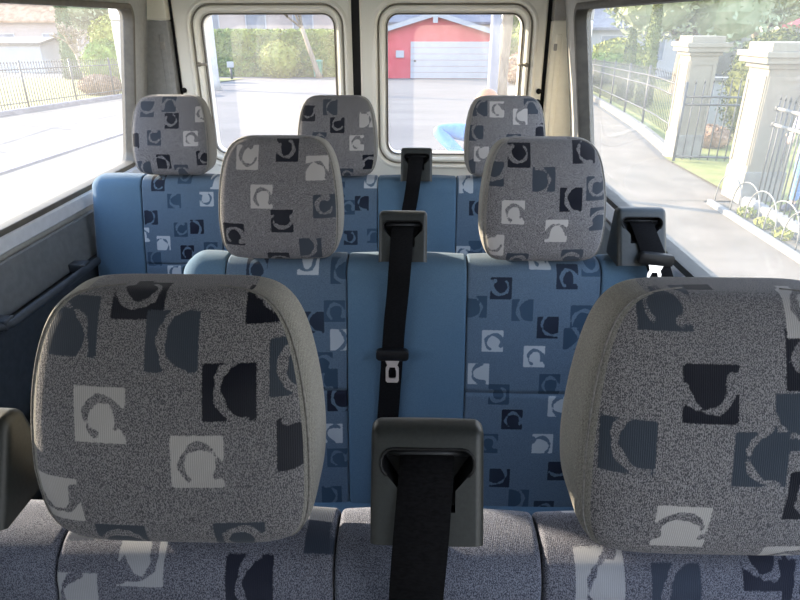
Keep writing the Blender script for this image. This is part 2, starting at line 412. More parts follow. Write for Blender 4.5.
def pad(name, parent, x0, x1, prof, rL, rR, mat, ds, dx, items=None, groove=None, zt=0, crown=.004):
    P = resample(prof, ds)
    Tn = np.gradient(P, axis=0); Tn /= np.linalg.norm(Tn, axis=1)[:, None]
    Nn = np.stack([Tn[:, 1], -Tn[:, 0]], 1)          # inward
    xs = list(np.linspace(x0, x1, max(4, int((x1 - x0) / dx) + 1)))
    for r, xe, s in ((rL, x0, 1), (rR, x1, -1)):
        xs += [xe + s * r * (1 - math.cos(a)) for a in np.linspace(0, PI / 2, 9)]
    xs = sorted(set(round(x, 6) for x in xs))
    V, Us, Vs = [], [], []
    for x in xs:
        ins = 0
        if x - x0 < rL: ins = max(ins, rL - math.sqrt(max(0, rL ** 2 - (rL - (x - x0)) ** 2)))
        if x1 - x < rR: ins = max(ins, rR - math.sqrt(max(0, rR ** 2 - (rR - (x1 - x)) ** 2)))
        q = (x - (x0 + x1) / 2) / ((x1 - x0) / 2)
        e = np.full(len(P), ins - crown * (1 - q * q))
        if groove is not None:
            e = e + .006 * np.exp(-((P[:, 1] - groove) / .004) ** 2) * (P[:, 0] < P[:, 0].mean() + 1)
        W = P + Nn * e[:, None]
        for (y, z), (y_, z_) in zip(W, P): V.append((x, y, z))
        Us.append(np.full(len(P), x)); Vs.append(P[:, 1] - zt)
    n = len(P); m = len(xs)
    fs = [(i * n + k, (i + 1) * n + k, (i + 1) * n + k + 1, i * n + k + 1) for i in range(m - 1) for k in range(n - 1)]
    fs += [tuple(range(n)), tuple((m - 1) * n + k for k in range(n - 1, -1, -1))]
    fs += [(i * n, i * n + n - 1, (i + 1) * n + n - 1, (i + 1) * n) for i in range(m - 1)]
    o = build(name, V, fs, mat, parent, True)
    autosmooth(o, 50)
    if items is not None:
        U, W = np.concatenate(Us), np.concatenate(Vs)
        F = motif_field(U, W, items)
        fr = np.tile(np.arange(n) < int(n * .56), m)
        set_motif(o, np.where(fr[None], F, 0.0))
    return o

def belt_guide(parent, cx, yb, z0, z1, hw=.052):
    """plastic belt outlet on the seat top: rounded housing with a funnel-shaped slot cut into its front"""
    sl = .52; rt = .011
    fy = lambda z: yb + sl * (z - z0)
    prof = [(fy(z), z) for z in np.linspace(z0, z1 - rt, 14)]
    ya = fy(z1 - rt)
    for k in range(1, 9):
        a = math.radians(27.5) + (PI / 2 - math.radians(27.5)) * k / 8
        prof.append((ya + .002 + rt * (1 - math.cos(a)), z1 - rt * .9 + rt * .9 * math.sin(a)))
    yt = prof[-1][0] + .006
    for k in range(0, 9):
        a = PI / 2 * k / 8; prof.append((yt + .016 * math.sin(a), z1 - .016 + .016 * math.cos(a)))
    prof.append((yb + .100, z0))
    o = pad('belt_guide', parent, cx - hw, cx + hw, prof, .009, .009, M['plastic'], .004, .008, crown=.001)
    # funnel cutter
    zt_ = z1 - .015
    out = []
    sl_w, sl_n, hh_ = .043, .0255, .0115
    def arc(cx_, cz_, r, a0, a1, n=6): return [(cx_ + r * math.cos(math.radians(a0 + (a1 - a0) * k / n)), cz_ + r * math.sin(math.radians(a0 + (a1 - a0) * k / n))) for k in range(n + 1)]
    out += arc(cx + sl_w - hh_, zt_ - hh_, hh_, -60, 90) + arc(cx - sl_w + hh_, zt_ - hh_, hh_, 90, 240)
    out += [(cx - sl_n, zt_ - .033), (cx - sl_n, zt_ - .050), (cx + sl_n, zt_ - .050), (cx + sl_n, zt_ - .033)]
    mb = MB()
    mb.loft([[(x, fy(z) - .03, z) for x, z in out], [(x, fy(z) + .024 - max(0, (zt_ - .022 - z)) * .55, z) for x, z in out]], True, True)
    cut = mb.build('cutter', M['slot'], parent)
    md = o.modifiers.new('b', 'BOOLEAN'); md.operation = 'DIFFERENCE'; md.object = cut; md.solver = 'EXACT'; md.material_mode = 'TRANSFER'
    bpy.context.view_layer.update()
    dg = bpy.context.evaluated_depsgraph_get()
    me = bpy.data.meshes.new_from_object(o.evaluated_get(dg))
    o.modifiers.clear(); o.data = me
    me.materials.clear(); me.materials.append(M['plastic']); me.materials.append(M['slot'])
    for p in me.polygons:
        c = p.center + ORG[o.name]; e = c.y - fy(c.z)
        p.material_index = 1 if .0004 < e < .0255 and abs(c.x - cx) < sl_w + .001 and zt_ - .0506 < c.z < zt_ + .0008 else 0
    bpy.data.objects.remove(cut)
    autosmooth(o, 30)
    # raised lip around the slot, roller bar inside
    mb = MB(); pts = [(x, fy(z) - .0006, z) for x, z in out]
    mb.tube(pts[:14] , .0016, 6); mb.build('slot_lip', M['slot'], o, True)
    mb = MB(); mb.tube([(cx - .037, fy(zt_ - .012) + .016, zt_ - .012), (cx + .037, fy(zt_ - .012) + .016, zt_ - .012)], .003, 8)
    mb.build('roller', M['chrome'] if False else M['frame'], o, True)
    return o

def belt(label, path, w=.0475, tongue=None, group=None):
    """a belt hanging from its outlet; path of (x,y,z); tongue = (index fraction z) where the latch plate sits"""
    root = empty('seat_belt', path[0], label, 'seat belt', group)
    P = [Vector(p) for p in path]
    pts = []
    for i in range(len(P) - 1):
        for k in range(6):
            t = k / 6
            a = P[max(i - 1, 0)]; b = P[i]; c = P[i + 1]; d = P[min(i + 2, len(P) - 1)]
            pts.append(.5 * ((2 * b) + (c - a) * t + (2 * a - 5 * b + 4 * c - d) * t * t + (3 * b - a - 3 * c + d) * t ** 3))
    pts.append(P[-1])
    L = []
    for i, p in enumerate(pts):
        d = (pts[min(i + 1, len(pts) - 1)] - pts[max(i - 1, 0)]).normalized()
        u = Vector((1, 0, 0)); u = (u - d * u.dot(d)).normalized(); nn = d.cross(u).normalized()
        h = w / 2; t = .0011
        L.append([p + u * h + nn * t * .3, p + u * (h - .001) + nn * t, p - u * (h - .001) + nn * t, p - u * h + nn * t * .3,
                  p - u * h - nn * t * .3, p - u * (h - .001) - nn * t, p + u * (h - .001) - nn * t, p + u * h - nn * t * .3])
    mb = MB(); mb.loft(L, True, True); o = mb.build('webbing', M['webbing'], root, True); autosmooth(o, 40)
    if tongue:
        tz, tilt = tongue
        p = min(pts, key=lambda q: abs(q.z - tz)); fy_ = p.y - .006
        ca, sa = math.cos(tilt), math.sin(tilt)
        R = lambda x, z: (p.x + x * ca - z * sa, p.z + x * sa + z * ca)
        L = []
        for dy, s in ((-.006, .86), (-.004, 1), (.009, 1), (.011, .86)):
            L.append([(R(x * s, z * s)[0], fy_ + dy, R(x * s, z * s)[1]) for x, z in rrect(0, 0, .036, .013, .009, 4)])
        mb = MB(); mb.loft(L, True, True); g = mb.build('tongue_grip', M['slot'], root, True); autosmooth(g, 40)
        outer = [(.016, -.010), (.011, -.022), (.0145, -.028), (.0145, -.056), (.011, -.060), (-.011, -.060), (-.0145, -.056), (-.0145, -.028), (-.011, -.022), (-.016, -.010)]
        inner = [(.006, -.026), (.007, -.030), (.0085, -.034), (.0085, -.048), (.006, -.050), (-.006, -.050), (-.0085, -.048), (-.0085, -.034), (-.007, -.030), (-.006, -.026)]
        ff = lambda pr, dy: [(R(x, z)[0], fy_ - .003 + dy + .24 * z, R(x, z)[1]) for x, z in pr]
        mb = MB(); mb.loft([ff(outer, .003), ff(outer, .0), ff(inner, .0), ff(inner, .003), ff(outer, .003)])
        t_ = mb.build('latch_plate', M['chrome'], root); t_['label'] = 'chrome latch plate'
    return root

FLOOR = -1.46
def bench(label, y0, segs, heads, guides, front, res):
    """segs: (x0, x1, key or None, rL, rR); heads: (cx, key); guides: (cx, z0, z1)"""
    x0, x1 = segs[0][0], segs[-1][1]
    root = empty('bench_seat', ((x0 + x1) / 2, y0, FLOOR), label, 'bench seat')
    yF = y0 - .05; zt = -.478
    prof = back_profile(yF, zt)
    for i, (a, b, key, rl, rr) in enumerate(segs):
        if key:
            it = parse(MOT[key])
            low = min(q[2] for q in it)
            it = fill_below(it, a, b, low - .06, -.6, i + int(y0 * 10))
            pad('backrest_panel', root, a + .0008, b - .0008, prof, rl, rr, M['backf' if front else 'back'], res, res, it, zt - .285 if not front else None, zt)
        else:
            pad('bolster', root, a + .0008, b - .0008, prof, rl, rr, M['plainf' if front else 'plain'], .008, .008)
    for cx, key in heads: headrest(root, cx, y0, key, res, dz={.5: .001, 1.32: -.008, 2.11: -.005}[y0], hh=.121 if key == 'H1R' else .119 if y0 < 1 else .125)
    for cx, z0, z1 in guides: belt_guide(root, cx, y0 - .078, z0, z1)
    # cushions, one per seat, and the steel frame below
    n = len(heads); xs = np.linspace(x0 + .005, x1 - .005, n + 1)
    yb = yF - LEAN * .62
    for i in range(n):
        pr = [(yb - .46, FLOOR + .30), (yb - .475, FLOOR + .36)] + [(yb - .44 - .035 * math.cos(a), FLOOR + .40 + .035 * math.sin(a)) for a in np.linspace(0, PI / 2, 8)]
        pr += [(y, FLOOR + .437 - .03 * math.sin(PI * (y - yb + .44) / .6)) for y in np.linspace(yb - .42, yb + .06, 14)] + [(yb + .09, FLOOR + .40), (yb + .09, FLOOR + .30)]
        pad('seat_cushion', root, xs[i] + .002, xs[i + 1] - .002, pr, .03, .03, M['plainf' if front else 'plain'], .012, .02)
    mb = MB(); mb.box(x0 + .02, x1 - .02, yb - .42, yb + .16, FLOOR + .25, FLOOR + .298)
    mb.build('base_frame', M['frame'], root)
    for lx in (x0 + .10, x1 - .10):
        for ly in (yb - .36, yb + .10):
            mb = MB(); mb.tube([(lx, ly, FLOOR + .001), (lx, ly, FLOOR + .25)], .02, 12)
            mb.add([(lx + .04 * sx, ly + .04 * sy, FLOOR + q) for q in (.001, .008) for sx, sy in ((-1, -1), (1, -1), (1, 1), (-1, 1))],
                   [(0, 1, 2, 3), (7, 6, 5, 4), (0, 4, 5, 1), (1, 5, 6, 2), (2, 6, 7, 3), (3, 7, 4, 0)])
            mb.build('leg', M['frame'], root)
    return root

Y1, Y2, Y3 = .50, 1.32, 2.11
bench('nearest grey patterned double bench seat with two large headrests in front of the blue benches', Y1,
      [(-.565, -.358, None, .05, .006), (-.358, -.078, 'B1L', .006, .006), (-.078, .129, None, .006, .006), (.129, .409, 'B1R', .006, .006), (.409, .56, None, .006, .05)],
      [(-.2215, 'H1L'), (.281, 'H1R')], [(.013, -.432, -.340), (-.428, -.425, -.335)], True, .0024)
bench('blue patterned double bench seat in the middle row with two belt outlets', Y2,
      [(-.53, -.42, None, .055, .006), (-.42, -.151, 'B2L', .006, .006), (-.151, .1145, None, .006, .006), (.1145, .406, 'B2R', .006, .006), (.406, .56, None, .006, .05)],
      [(-.2925, 'H2L'), (.2705, 'H2R')], [(-.0275, -.466, -.372), (.482, -.470, -.362)], False, .0032)
bench('rearmost blue patterned triple bench seat right against the rear doors', Y3,
      [(-1.122, -.934, None, .05, .006), (-.934, -.66, 'B3L', .006, .006), (-.66, -.40, None, .006, .006), (-.40, -.13, 'B3M', .006, .006), (-.13, .136, None, .006, .006), (.136, .41, 'B3R', .006, .006), (.41, .545, None, .006, .05)],
      [(-.8165, 'H3L'), (-.2635, 'H3M'), (.291, 'H3R')], [(.0, -.478, -.380)], False, .0042)

def bf(y0, z, gap=.019): return y0 - .05 + LEAN * (z + .478) - gap
belt('black seat belt hanging down the middle of the nearest grey bench', [(.013, .476, -.366), (.012, .455, -.375), (.010, .437, -.395), (.007, .416, -.43), (.004, .408, -.48)] + [(.003 - .004 * k, bf(Y1, -.54 - .06 * k), -.54 - .06 * k) for k in range(0, 8)], .050)
belt('black seat belt with chrome latch plate down the middle of the blue middle-row bench',
     [(-.0275, 1.296, -.400), (-.029, 1.276, -.409), (-.030, 1.256, -.432), (-.033, 1.232, -.475), (-.038, bf(Y2, -.54, .022), -.54)] + [(-.044 - .004 * k, bf(Y2, -.60 - .06 * k, .023), -.60 - .06 * k) for k in range(0, 8)], .048, (-.672, .0))
belt('black seat belt with latch plate beside the kerb-side window in the middle row',
     [(.480, 1.302, -.388), (.484, 1.284, -.396), (.494, 1.258, -.425), (.510, 1.230, -.468), (.530, 1.218, -.53)] + [(.532, bf(Y2, -.60 - .06 * k, .023), -.60 - .06 * k) for k in range(0, 4)], .048, (-.452, -.10))
belt('black seat belt down the middle of the rearmost blue bench',
     [(.0, 2.088, -.405), (-.002, 2.066, -.414), (-.005, 2.044, -.44), (-.010, 2.020, -.482)] + [(-.018 - .012 * k, bf(Y3, -.54 - .06 * k, .021), -.54 - .06 * k) for k in range(0, 7)], .047)
belt('black seat belt hanging from the outlet at the aisle end of the nearest grey bench',
     [(-.428, .476, -.358), (-.430, .455, -.367), (-.434, .437, -.387), (-.438, .416, -.425), (-.440, .408, -.48)] + [(-.444 - .004 * k, bf(Y1, -.54 - .06 * k), -.54 - .06 * k) for k in range(0, 5)], .048)

# ------------------------------------------------------------------ the van body
XL, XR = -1.16, .607
def flare(y): 
    return min(1, max(0, (y - 2.30) / .40))
def wx(side, y, z):
    lean = .158 * max(0, z + .5)
    return XL + lean - .03 * flare(y) if side < 0 else XR - lean + .075 * flare(y)
def wmap(side, y, z, d): return (wx(side, y, z) - side * d, y, z)    # d: towards the inside

wn = [0]
def side_wall(side, wins, name, matname):
    mb = MB()
    ys = sorted(wins)
    edges = [-1.9] + [(a[1] + b[0]) / 2 for a, b in zip(ys, ys[1:])] + [2.66 if side < 0 else 2.40]
    for (a, b, z0, z1, r), e0, e1 in zip(ys, edges, edges[1:]):
        zb = z0 - .035; outer = rrect((e0 + e1) / 2, (zb + .27) / 2, (e1 - e0) / 2, (.27 - zb) / 2, .0005)
        inner = rrect((a + b) / 2, (z0 + z1) / 2, (b - a) / 2, (z1 - z0) / 2, r)
        inner2 = rrect((a + b) / 2, (z0 + z1) / 2, (b - a) / 2 + .004, (z1 - z0) / 2 + .004, r)
        L = [[wmap(side, *p, -.03) for p in outer], [wmap(side, *p, .012) for p in outer], [wmap(side, *p, .012) for p in inner2],
             [wmap(side, *p, -.03) for p in inner2], [wmap(side, *p, -.03) for p in outer]]
        mb.loft(L)
    # rear pillar, flaring out to the back
    yy = np.linspace(edges[-1], 2.86, 8); zz = np.linspace(-.54, .27, 5)
    g = lambda d: [[wmap(side, y, z, d) for z in zz] for y in yy]
    A, B = g(.012), g(-.06)
    for i in range(7):
        for k in range(4):
            mb.hexa([A[i][k], A[i + 1][k], A[i + 1][k + 1], A[i][k + 1], B[i][k], B[i + 1][k], B[i + 1][k + 1], B[i][k + 1]])
    # lower wall down to the floor
    x = XL if side < 0 else XR
    dz = -.033 if side < 0 else 0; P = [(.006, -.545 + dz), (.018, -.64 + dz), (.020, FLOOR + .05), (-.09, FLOOR - .06), (-.06, -.545 + dz)]
    mb.loft([[(x - side * d - (side * -1) * 0, y, z) for d, z in P] for y in (-1.9, 2.86)], True, True)
    mb.build(name, M[matname], smooth=False)['kind'] = 'structure'
    autosmooth(bpy.data.objects[name], 30)
    # pale sill under the glass
    mb = MB(); P = [(-.02, -.503), (.010, -.506), (.016, -.512), (.020, -.548), (.016, -.552), (-.02, -.552)]
    mb.loft([[(x - side * d, y, z + dz) for d, z in P] for y in (-1.9, 2.70)], True, True)
    o = mb.build('trim_%d' % (1 if side < 0 else 2), M['sill']); o['kind'] = 'structure'
    for (a, b, z0, z1, r) in ys:
        wn[0] += 1
        sh = lambda e, d: [wmap(side, *p, d) for p in rrect((a + b) / 2, (z0 + z1) / 2, (b - a) / 2 + e, (z1 - z0) / 2 + e, r + e)]
        mb = MB(); mb.loft([sh(.010, .008), sh(.010, .018), sh(.004, .021), sh(-.008, .019), sh(-.010, .012), sh(-.008, -.032), sh(.004, -.032), sh(.010, .008)])
        o = mb.build('window_%d' % wn[0], M['seal' if side > 0 else 'midseal'], smooth=True); o['kind'] = 'structure'; autosmooth(o, 40)
        mb = MB(); e = .002
        fr = [wmap(side, *p, -.018) for p in rrect((a + b) / 2, (z0 + z1) / 2, (b - a) / 2, (z1 - z0) / 2, r)]
        mb.add(fr, [tuple(range(len(fr)))])
        mb.build('pane', M['glass_cab' if b < 0 else 'glass_left' if side < 0 else 'glass_right'], o)

side_wall(-1, [(1.26, 2.56, -.53, .056, .05), (.10, 1.12, -.53, .056, .05), (-1.65, -.45, -.53, .056, .08)], 'wall_left', 'pillar')
side_wall(1, [(.52, 2.225, -.495, .048, .05), (-.55, .38, -.495, .048, .05), (-1.65, -.70, -.495, .048, .08)], 'wall_right', 'pillar')

# grey lower trim with the dark rail on the left wall
mb = MB(); P = [(.019, -.600), (.024, -.606), (.028, -.68), (.030, -.745), (.019, -.745)]
mb.loft([[(XL + d, y, z) for d, z in P] for y in (-1.6, 2.66)], True, True); o = mb.build('trim_3', M['panel']); o['kind'] = 'structure'
mb = MB(); P = [(.019, -.747), (.034, -.752), (.038, -.760), (.038, -.772), (.034, -.786), (.030, -.84), (.030, -1.40), (.019, -1.40)]
mb.loft([[(XL + d, y, z) for d, z in P] for y in (-1.6, 2.66)], True, True); o = mb.build('trim_4', M['darktrim']); o['kind'] = 'structure'
mb = MB(); P = [(.019, -.56), (.026, -.57), (.026, -1.40), (.019, -1.40)]
mb.loft([[(XR - d, y, z) for d, z in P] for y in (-1.6, 2.66)], True, True); o = mb.build('trim_5', M['panel']); o['kind'] = 'structure'
# grab rail with two feet on the left wall, beside the nearest bench
g = empty('grab_rail', (-1.03, 1.5, -.75), 'dark grab rail on the wall below the left window', 'grab rail')
mb = MB(); mb.tube([(-1.105, 1.42, -.735), (-1.08, 1.46, -.735), (-1.08, 1.70, -.737), (-1.08, 1.95, -.738)], .013, 10); mb.build('rail', M['darktrim'], g, True)
for yy in (1.46, 1.88):
    mb = MB(); rbox(mb, (-1.105, yy, -.733), (.027, .022, .016), .006); mb.build('bracket', M['darktrim'], g, True)

mb = MB(); mb.box(-1.26, .75, -1.9, 2.86, FLOOR - .06, FLOOR); o = mb.build('floor', M['carpet']); o['kind'] = 'structure'
mb = MB()
xs = np.linspace(-1.10, .56, 13)
top = [(x, .255 + .05 * (1 - ((x + .27) / .83) ** 2)) for x in xs]
sec = top + [(x, z + .06) for x, z in reversed(top)]
mb.loft([[(x, y, z) for x, z in sec] for y in (-1.9, 2.86)], True, True); o = mb.build('ceiling', M['liner'], smooth=False); o['kind'] = 'structure'

# front bulkhead, unseen behind the camera; windscreen opening shrunk to dim front light
mb = MB()
for k, (o_, i_) in enumerate(((0, 0),)):
    outer = rrect(-.275, -.6, .96, .92, .001); inner = rrect(-.243, -.12, .72, .26, .10)
    mb.loft([[(x, -1.9, z) for x, z in outer], [(x, -1.9, z) for x, z in inner], [(x, -1.95, z) for x, z in inner], [(x, -1.95, z) for x, z in outer], [(x, -1.9, z) for x, z in outer]])
o = mb.build('wall_front', M['panel']); o['kind'] = 'structure'
fr = [(x, -1.93, z) for x, z in rrect(-.243, -.12, .72, .26, .10)]
sh = lambda e, y: [(x, y, z) for x, z in rrect(-.243, -.12, .72 + e, .26 + e, .10)]
mb = MB(); mb.loft([sh(.02, -1.90), sh(.02, -1.885), sh(-.01, -1.885), sh(-.01, -1.95), sh(.02, -1.90)])
o = mb.build('window_9', M['seal']); o['kind'] = 'structure'
mb = MB(); mb.add(fr, [tuple(range(len(fr)))]); mb.build('pane', M['glass_front'], o)

# rear doors
def rear_door(n, x0, x1, wx0, wx1, hinge):
    zc, hh = (.033 - .529) / 2, (.033 + .529) / 2; wc, hw = (wx0 + wx1) / 2, (wx1 - wx0) / 2
    def W(e, y, r=None): return [(x, y, z) for x, z in rrect(wc, zc, hw + e, hh + e, max(.004, .045 + e))]
    out = rrect((x0 + x1) / 2, -.61, (x1 - x0) / 2, .83, .02)
    oi = rrect((x0 + x1) / 2, -.61, (x1 - x0) / 2 - .008, .822, .02)
    mb = MB()
    mb.loft([[(x, 2.84, z) for x, z in out], [(x, 2.765, z) for x, z in out], [(x, 2.755, z) for x, z in oi], W(.062, 2.752), W(.056, 2.746), W(.050, 2.744), W(.044, 2.748),
             W(.040, 2.762), W(.034, 2.764), W(.030, 2.756), W(.022, 2.754), W(.014, 2.760), W(.010, 2.772), W(.0, 2.778), W(0, 2.84), [(x, 2.84, z) for x, z in out]])
    d = mb.build('door_%d' % n, M['door'], smooth=True); d['kind'] = 'structure'; autosmooth(d, 28)
    mb = MB(); mb.loft([W(.004, 2.776), W(.003, 2.770), W(-.001, 2.771), W(-.002, 2.79), W(.004, 2.776)]); s = mb.build('window_seal', M['midseal'], d, True)
    mb = MB(); w = W(.0, 2.785); mb.add(w, [tuple(range(len(w)))]); mb.build('pane', M['glass_rear'], d)
    mb = MB(); mb.loft([W(.0405, 2.763), W(.039, 2.759), W(.036, 2.759), W(.0335, 2.765), W(.0405, 2.763)]); mb.build('gasket', M['lightseal'], d, True)
    # hinge peg of the opening window and two round door stops
    for zz in (-.158,):
        mb = MB(); mb.tube([(hinge, 2.752, zz), (hinge, 2.735, zz)], .009, 10); mb.tube([(hinge, 2.740, zz), (hinge + (.035 if hinge < -.3 else -.035), 2.742, zz)], .0055, 8)
        mb.build('window_catch', M['lightseal'], d, True)
    ex = x0 + .010 if n == 1 else x1 - .012
    for zz in ((-.262,) if n == 1 else (-.262, -.305)):
        mb = MB(); mb.tube([(ex, 2.757, zz), (ex, 2.746, zz)], .011, 12); mb.build('stop_button', M['slot'], d, True)
    # lower inner panel
    mb = MB(); L = []
    for y, i in ((2.756, 0), (2.744, .004), (2.740, .012)): L.append([(x, y, z) for x, z in rrect((x0 + x1) / 2, -1.02, (x1 - x0) / 2 - .06 - i, .36 - i, .04)])
    mb.loft(L, False, True); mb.build('lower_panel', M['dpillar'], d)
    return d
rear_door(1, -1.003, -.272, -.891, -.345, -.912)
rear_door(2, -.238, .522, -.126, .427, .448)
mb = MB(); mb.box(-.276, -.234, 2.775, 2.86, -1.44, .22); o = mb.build('trim_6', M['slot']); o['kind'] = 'structure'
mb = MB(); mb.box(-1.03, -1.0, 2.775, 2.86, -1.44, .22); mb.box(.519, .552, 2.775, 2.86, -1.44, .22); o = mb.build('trim_7', M['slot']); o['kind'] = 'structure'
# D-pillar linings: light lower panel, darker cap above a joint
for side, xa, xb, k in ((-1, -1.25, -1.018, 8), (1, .540, .70, 10)):
    for z0, z1, mat, q in ((-1.45, .0095, 'pillar' if side < 0 else 'dpillar', 0), (.010, .26, 'cap' if side > 0 else 'dpillar', 1)):
        mb = MB(); rbox(mb, ((xa + xb) / 2, 2.775, (z0 + z1) / 2), ((xb - xa) / 2, .045 + .004 * q, (z1 - z0) / 2), .006)
        if q == 0:   # raised rib down the panel
            rbox(mb, (xb - .030 if side < 0 else xa + .03, 2.733, -.7), (.012, .006, .66), .005)
        o = mb.build('trim_%d' % (k + q), M[mat], smooth=True); o['kind'] = 'structure'; autosmooth(o, 40)
    if side > 0:
        mb = MB(); rbox(mb, (.558, 2.728, -.09), (.006, .004, .013), .002); o = mb.build('clip_cover', M['cap'], smooth=True)
        tag(o, 'tiny oval clip cover on the pale pillar right of the rear doors', 'clip cover')
    else:
        mb = MB(); rbox(mb, (-1.048, 2.728, -.085), (.010, .004, .014), .002); o = mb.build('clip_cover', M['cap'], smooth=True)
        tag(o, 'tiny square clip cover on the grey pillar left of the rear doors', 'clip cover')
mb = MB(); mb.box(-1.26, .72, 2.72, 2.86, .205, .33); o = mb.build('trim_12', M['dpillar']); o['kind'] = 'structure'
mb = MB(); mb.box(-1.26, .72, 2.70, 2.88, FLOOR - .06, FLOOR + .03); o = mb.build('trim_13', M['darktrim']); o['kind'] = 'structure'

# ------------------------------------------------------------------ outside: ground
def gz(y): return -2.15 - .035 * max(0, y - 14)
def ground_patch(name, pts_fn, mat, ys, dz=0.0, kind='structure'):
    vs, fs = [], []
    for y in ys:
        a, b = pts_fn(y); vs += [(a, y, gz(y) + dz), (b, y, gz(y) + dz)]
    for i in range(len(ys) - 1): fs.append((2 * i, 2 * i + 1, 2 * i + 3, 2 * i + 2))
    o = build(name, vs, fs, mat, smooth=False); o['kind'] = kind; return o
YS = [-40, -20, 0, 6, 10, 14, 20, 30, 45, 80, 160]
ground_patch('road', lambda y: (-200, 200), M['road'], YS)
ground_patch('sidewalk', lambda y: (1.7, 3.78), M['pave'], [-20, 0, 8.1], .010)
ground_patch('driveway', lambda y: (1.9, 4.6), M['pave'], [8.1, 9, 10, 10.8], .012)
ground_patch('sidewalk', lambda y: (2.0 + max(0, y - 11) * .06, 4.2 + (y - 10.8) * .145), M['pave'], [10.8, 14, 20, 30], .010)
ground_patch('planting_strip', lambda y: (3.80, 4.14), M['gravel'], [-12, 0, 7.95], .02)
ground_patch('lawn', lambda y: (4.26, 40), M['lawn'], [-12, 0, 8, 10.9], .04)
ground_patch('lawn', lambda y: (4.5 + (y - 10.9) * .145, 40), M['lawn'], [10.9, 14, 20, 30, 38], .04)
ground_patch('lawn', lambda y: (-45, -11.6 + (y - 16) * .07), M['lawn'], [-4, 14, 20, 30, 38], .05)
def kerb(name, a, b, w, h, mat, label=None, cat=None):
    mb = MB(); a, b = Vector(a), Vector(b); n = max(2, int((b - a).length / 2)); L = []
    d = (b - a).normalized(); s = Vector((d.y, -d.x, 0)) * w / 2
    for i in range(n + 1):
        p = a + (b - a) * i / n; z = gz(p.y)
        L.append([(p.x - s.x, p.y - s.y, z - .05), (p.x - s.x, p.y - s.y, z + h * .85), (p.x - s.x * .7, p.y - s.y * .7, z + h), (p.x + s.x * .7, p.y + s.y * .7, z + h), (p.x + s.x, p.y + s.y, z + h * .85), (p.x + s.x, p.y + s.y, z - .05)])
    mb.loft(L, True, True); o = mb.build(name, mat)
    if cat: tag(o, label, cat)
    else: o['kind'] = 'structure'
    return o
kerb('kerb', (3.80, 7.95, 0), (3.62, -6, 0), .07, .07, M['kerb'])
kerb('kerb', (-6.75, 6, 0), (-6.15, 15, 0), .12, .03, M['slate'])
kerb('kerb', (-11.3, 6, 0), (-10.5, 34, 0), .16, .12, M['slate'])
kerb('kerb', (4.17, 7.75, 0), (3.98, -6, 0), .14, .16, M['kerb'])
kerb('kerb', (4.50, 11.4, 0), (7.2, 30, 0), .14, .16, M['stone'])

# ------------------------------------------------------------------ fences, gate, pillars
def fence(label, a, b, h, gap, base, rails, bar_r, rail_r, mat, post_every=None, railmat=None, name='iron_fence'):
    a, b = Vector(a), Vector(b); root = empty(name, (a.x, a.y, gz(a.y)), label, 'fence')
    L = (b - a).length; n = int(L / gap); d = (b - a) / L
    mb = MB()
    for i in range(n + 1):
        p = a + d * gap * i; z = gz(p.y)
        mb.tube([(p.x, p.y, z + base), (p.x, p.y, z + h)], bar_r, 5)
        mb.tube([(p.x, p.y, z + h), (p.x, p.y, z + h + .06)], [bar_r * 1.6, .001], 5)
    mb.build('bar_panel', mat, root, True)
    for rz in rails:
        mb = MB(); mb.tube([(p.x, p.y, gz(p.y) + rz) for p in [a + (b - a) * k / 12 for k in range(13)]], rail_r, 8); mb.build('rail', railmat or mat, root, True)
        if railmat:
            mb = MB(); e = a - d * .02; rbox(mb, (e.x, e.y, gz(e.y) + rz), (.03, .03, .03), .02); mb.build('rail_end', mat, root, True)
    if post_every:
        k = 0
        while k * post_every <= L:
            p = a + d * post_every * k; z = gz(p.y)
            mb = MB(); mb.tube([(p.x, p.y, z + .0), (p.x, p.y, z + h + .08)], .03, 8); mb.build('post', mat, root, True); k += 1
    return root
fence('long grey iron bar fence in front of the lawn across the street', (-11.3, 8, 0), (-10.6, 31, 0), 1.28, .13, .10, (.25, 1.12), .012, .016, M['iron'], 2.5)
fence('iron bar fence receding behind the far gate pillar along the pavement', (4.78, 12.2, 0), (7.0, 28, 0), 1.25, .15, .22, (.40, .92, 1.12), .008, .018, M['iron'], 2.5)
fence('tall iron bar fence with two pale rails beside the near gate pillar', (4.20, 7.60, 0), (3.98, .5, 0), 1.34, .11, .13, (1.06, 1.24), .010, .020, M['iron'], None, M['paleiron'])

def gate_pillar(label, x, y, w, h):
    root = empty('gate_pillar', (x, y, -2.15), label, 'pillar')
    mb = MB(); hw = w / 2; rbox(mb, (x, y, -2.15 + (h - .28) / 2), (hw, hw, (h - .28) / 2), .015); mb.build('shaft', M['render'], root)
    mb = MB(); rbox(mb, (x, y, -2.15 + .21), (hw + .012, hw + .012, .21), .01); mb.build('plinth', M['renderdirt'], root)
    mb = MB(); zt = -2.15 + h - .30
    for e, z0, z1 in ((.0, 0, .04), (.035, .04, .10), (.10, .10, .17), (.13, .17, .235), (.04, .235, .33)):
        rbox(mb, (x, y, zt + (z0 + z1) / 2), (hw + e, hw + e, (z1 - z0) / 2), .006)
    mb.build('cap', M['render'], root)
    # recessed-looking field on the faces: four thin raised borders
    mb = MB()
    for sx, sy in ((0, -1), (-1, 0)):
        for u0, u1, v0, v1 in ((-hw + .02, -hw + .07, .5, h - .34), (hw - .07, hw - .02, .5, h - .34), (-hw + .07, hw - .07, h - .40, h - .34)):
            if sx == 0: mb.box(x + u0, x + u1, y - hw - .012, y - hw + .01, -2.15 + v0, -2.15 + v1)
            else: mb.box(x - hw - .012, x - hw + .01, y + u0, y + u1, -2.15 + v0, -2.15 + v1)
    mb.build('border', M['render'], root)
    return root
gate_pillar('far cream gate pillar with stepped cap beyond the iron gate', 4.62, 11.05, .45, 1.93)
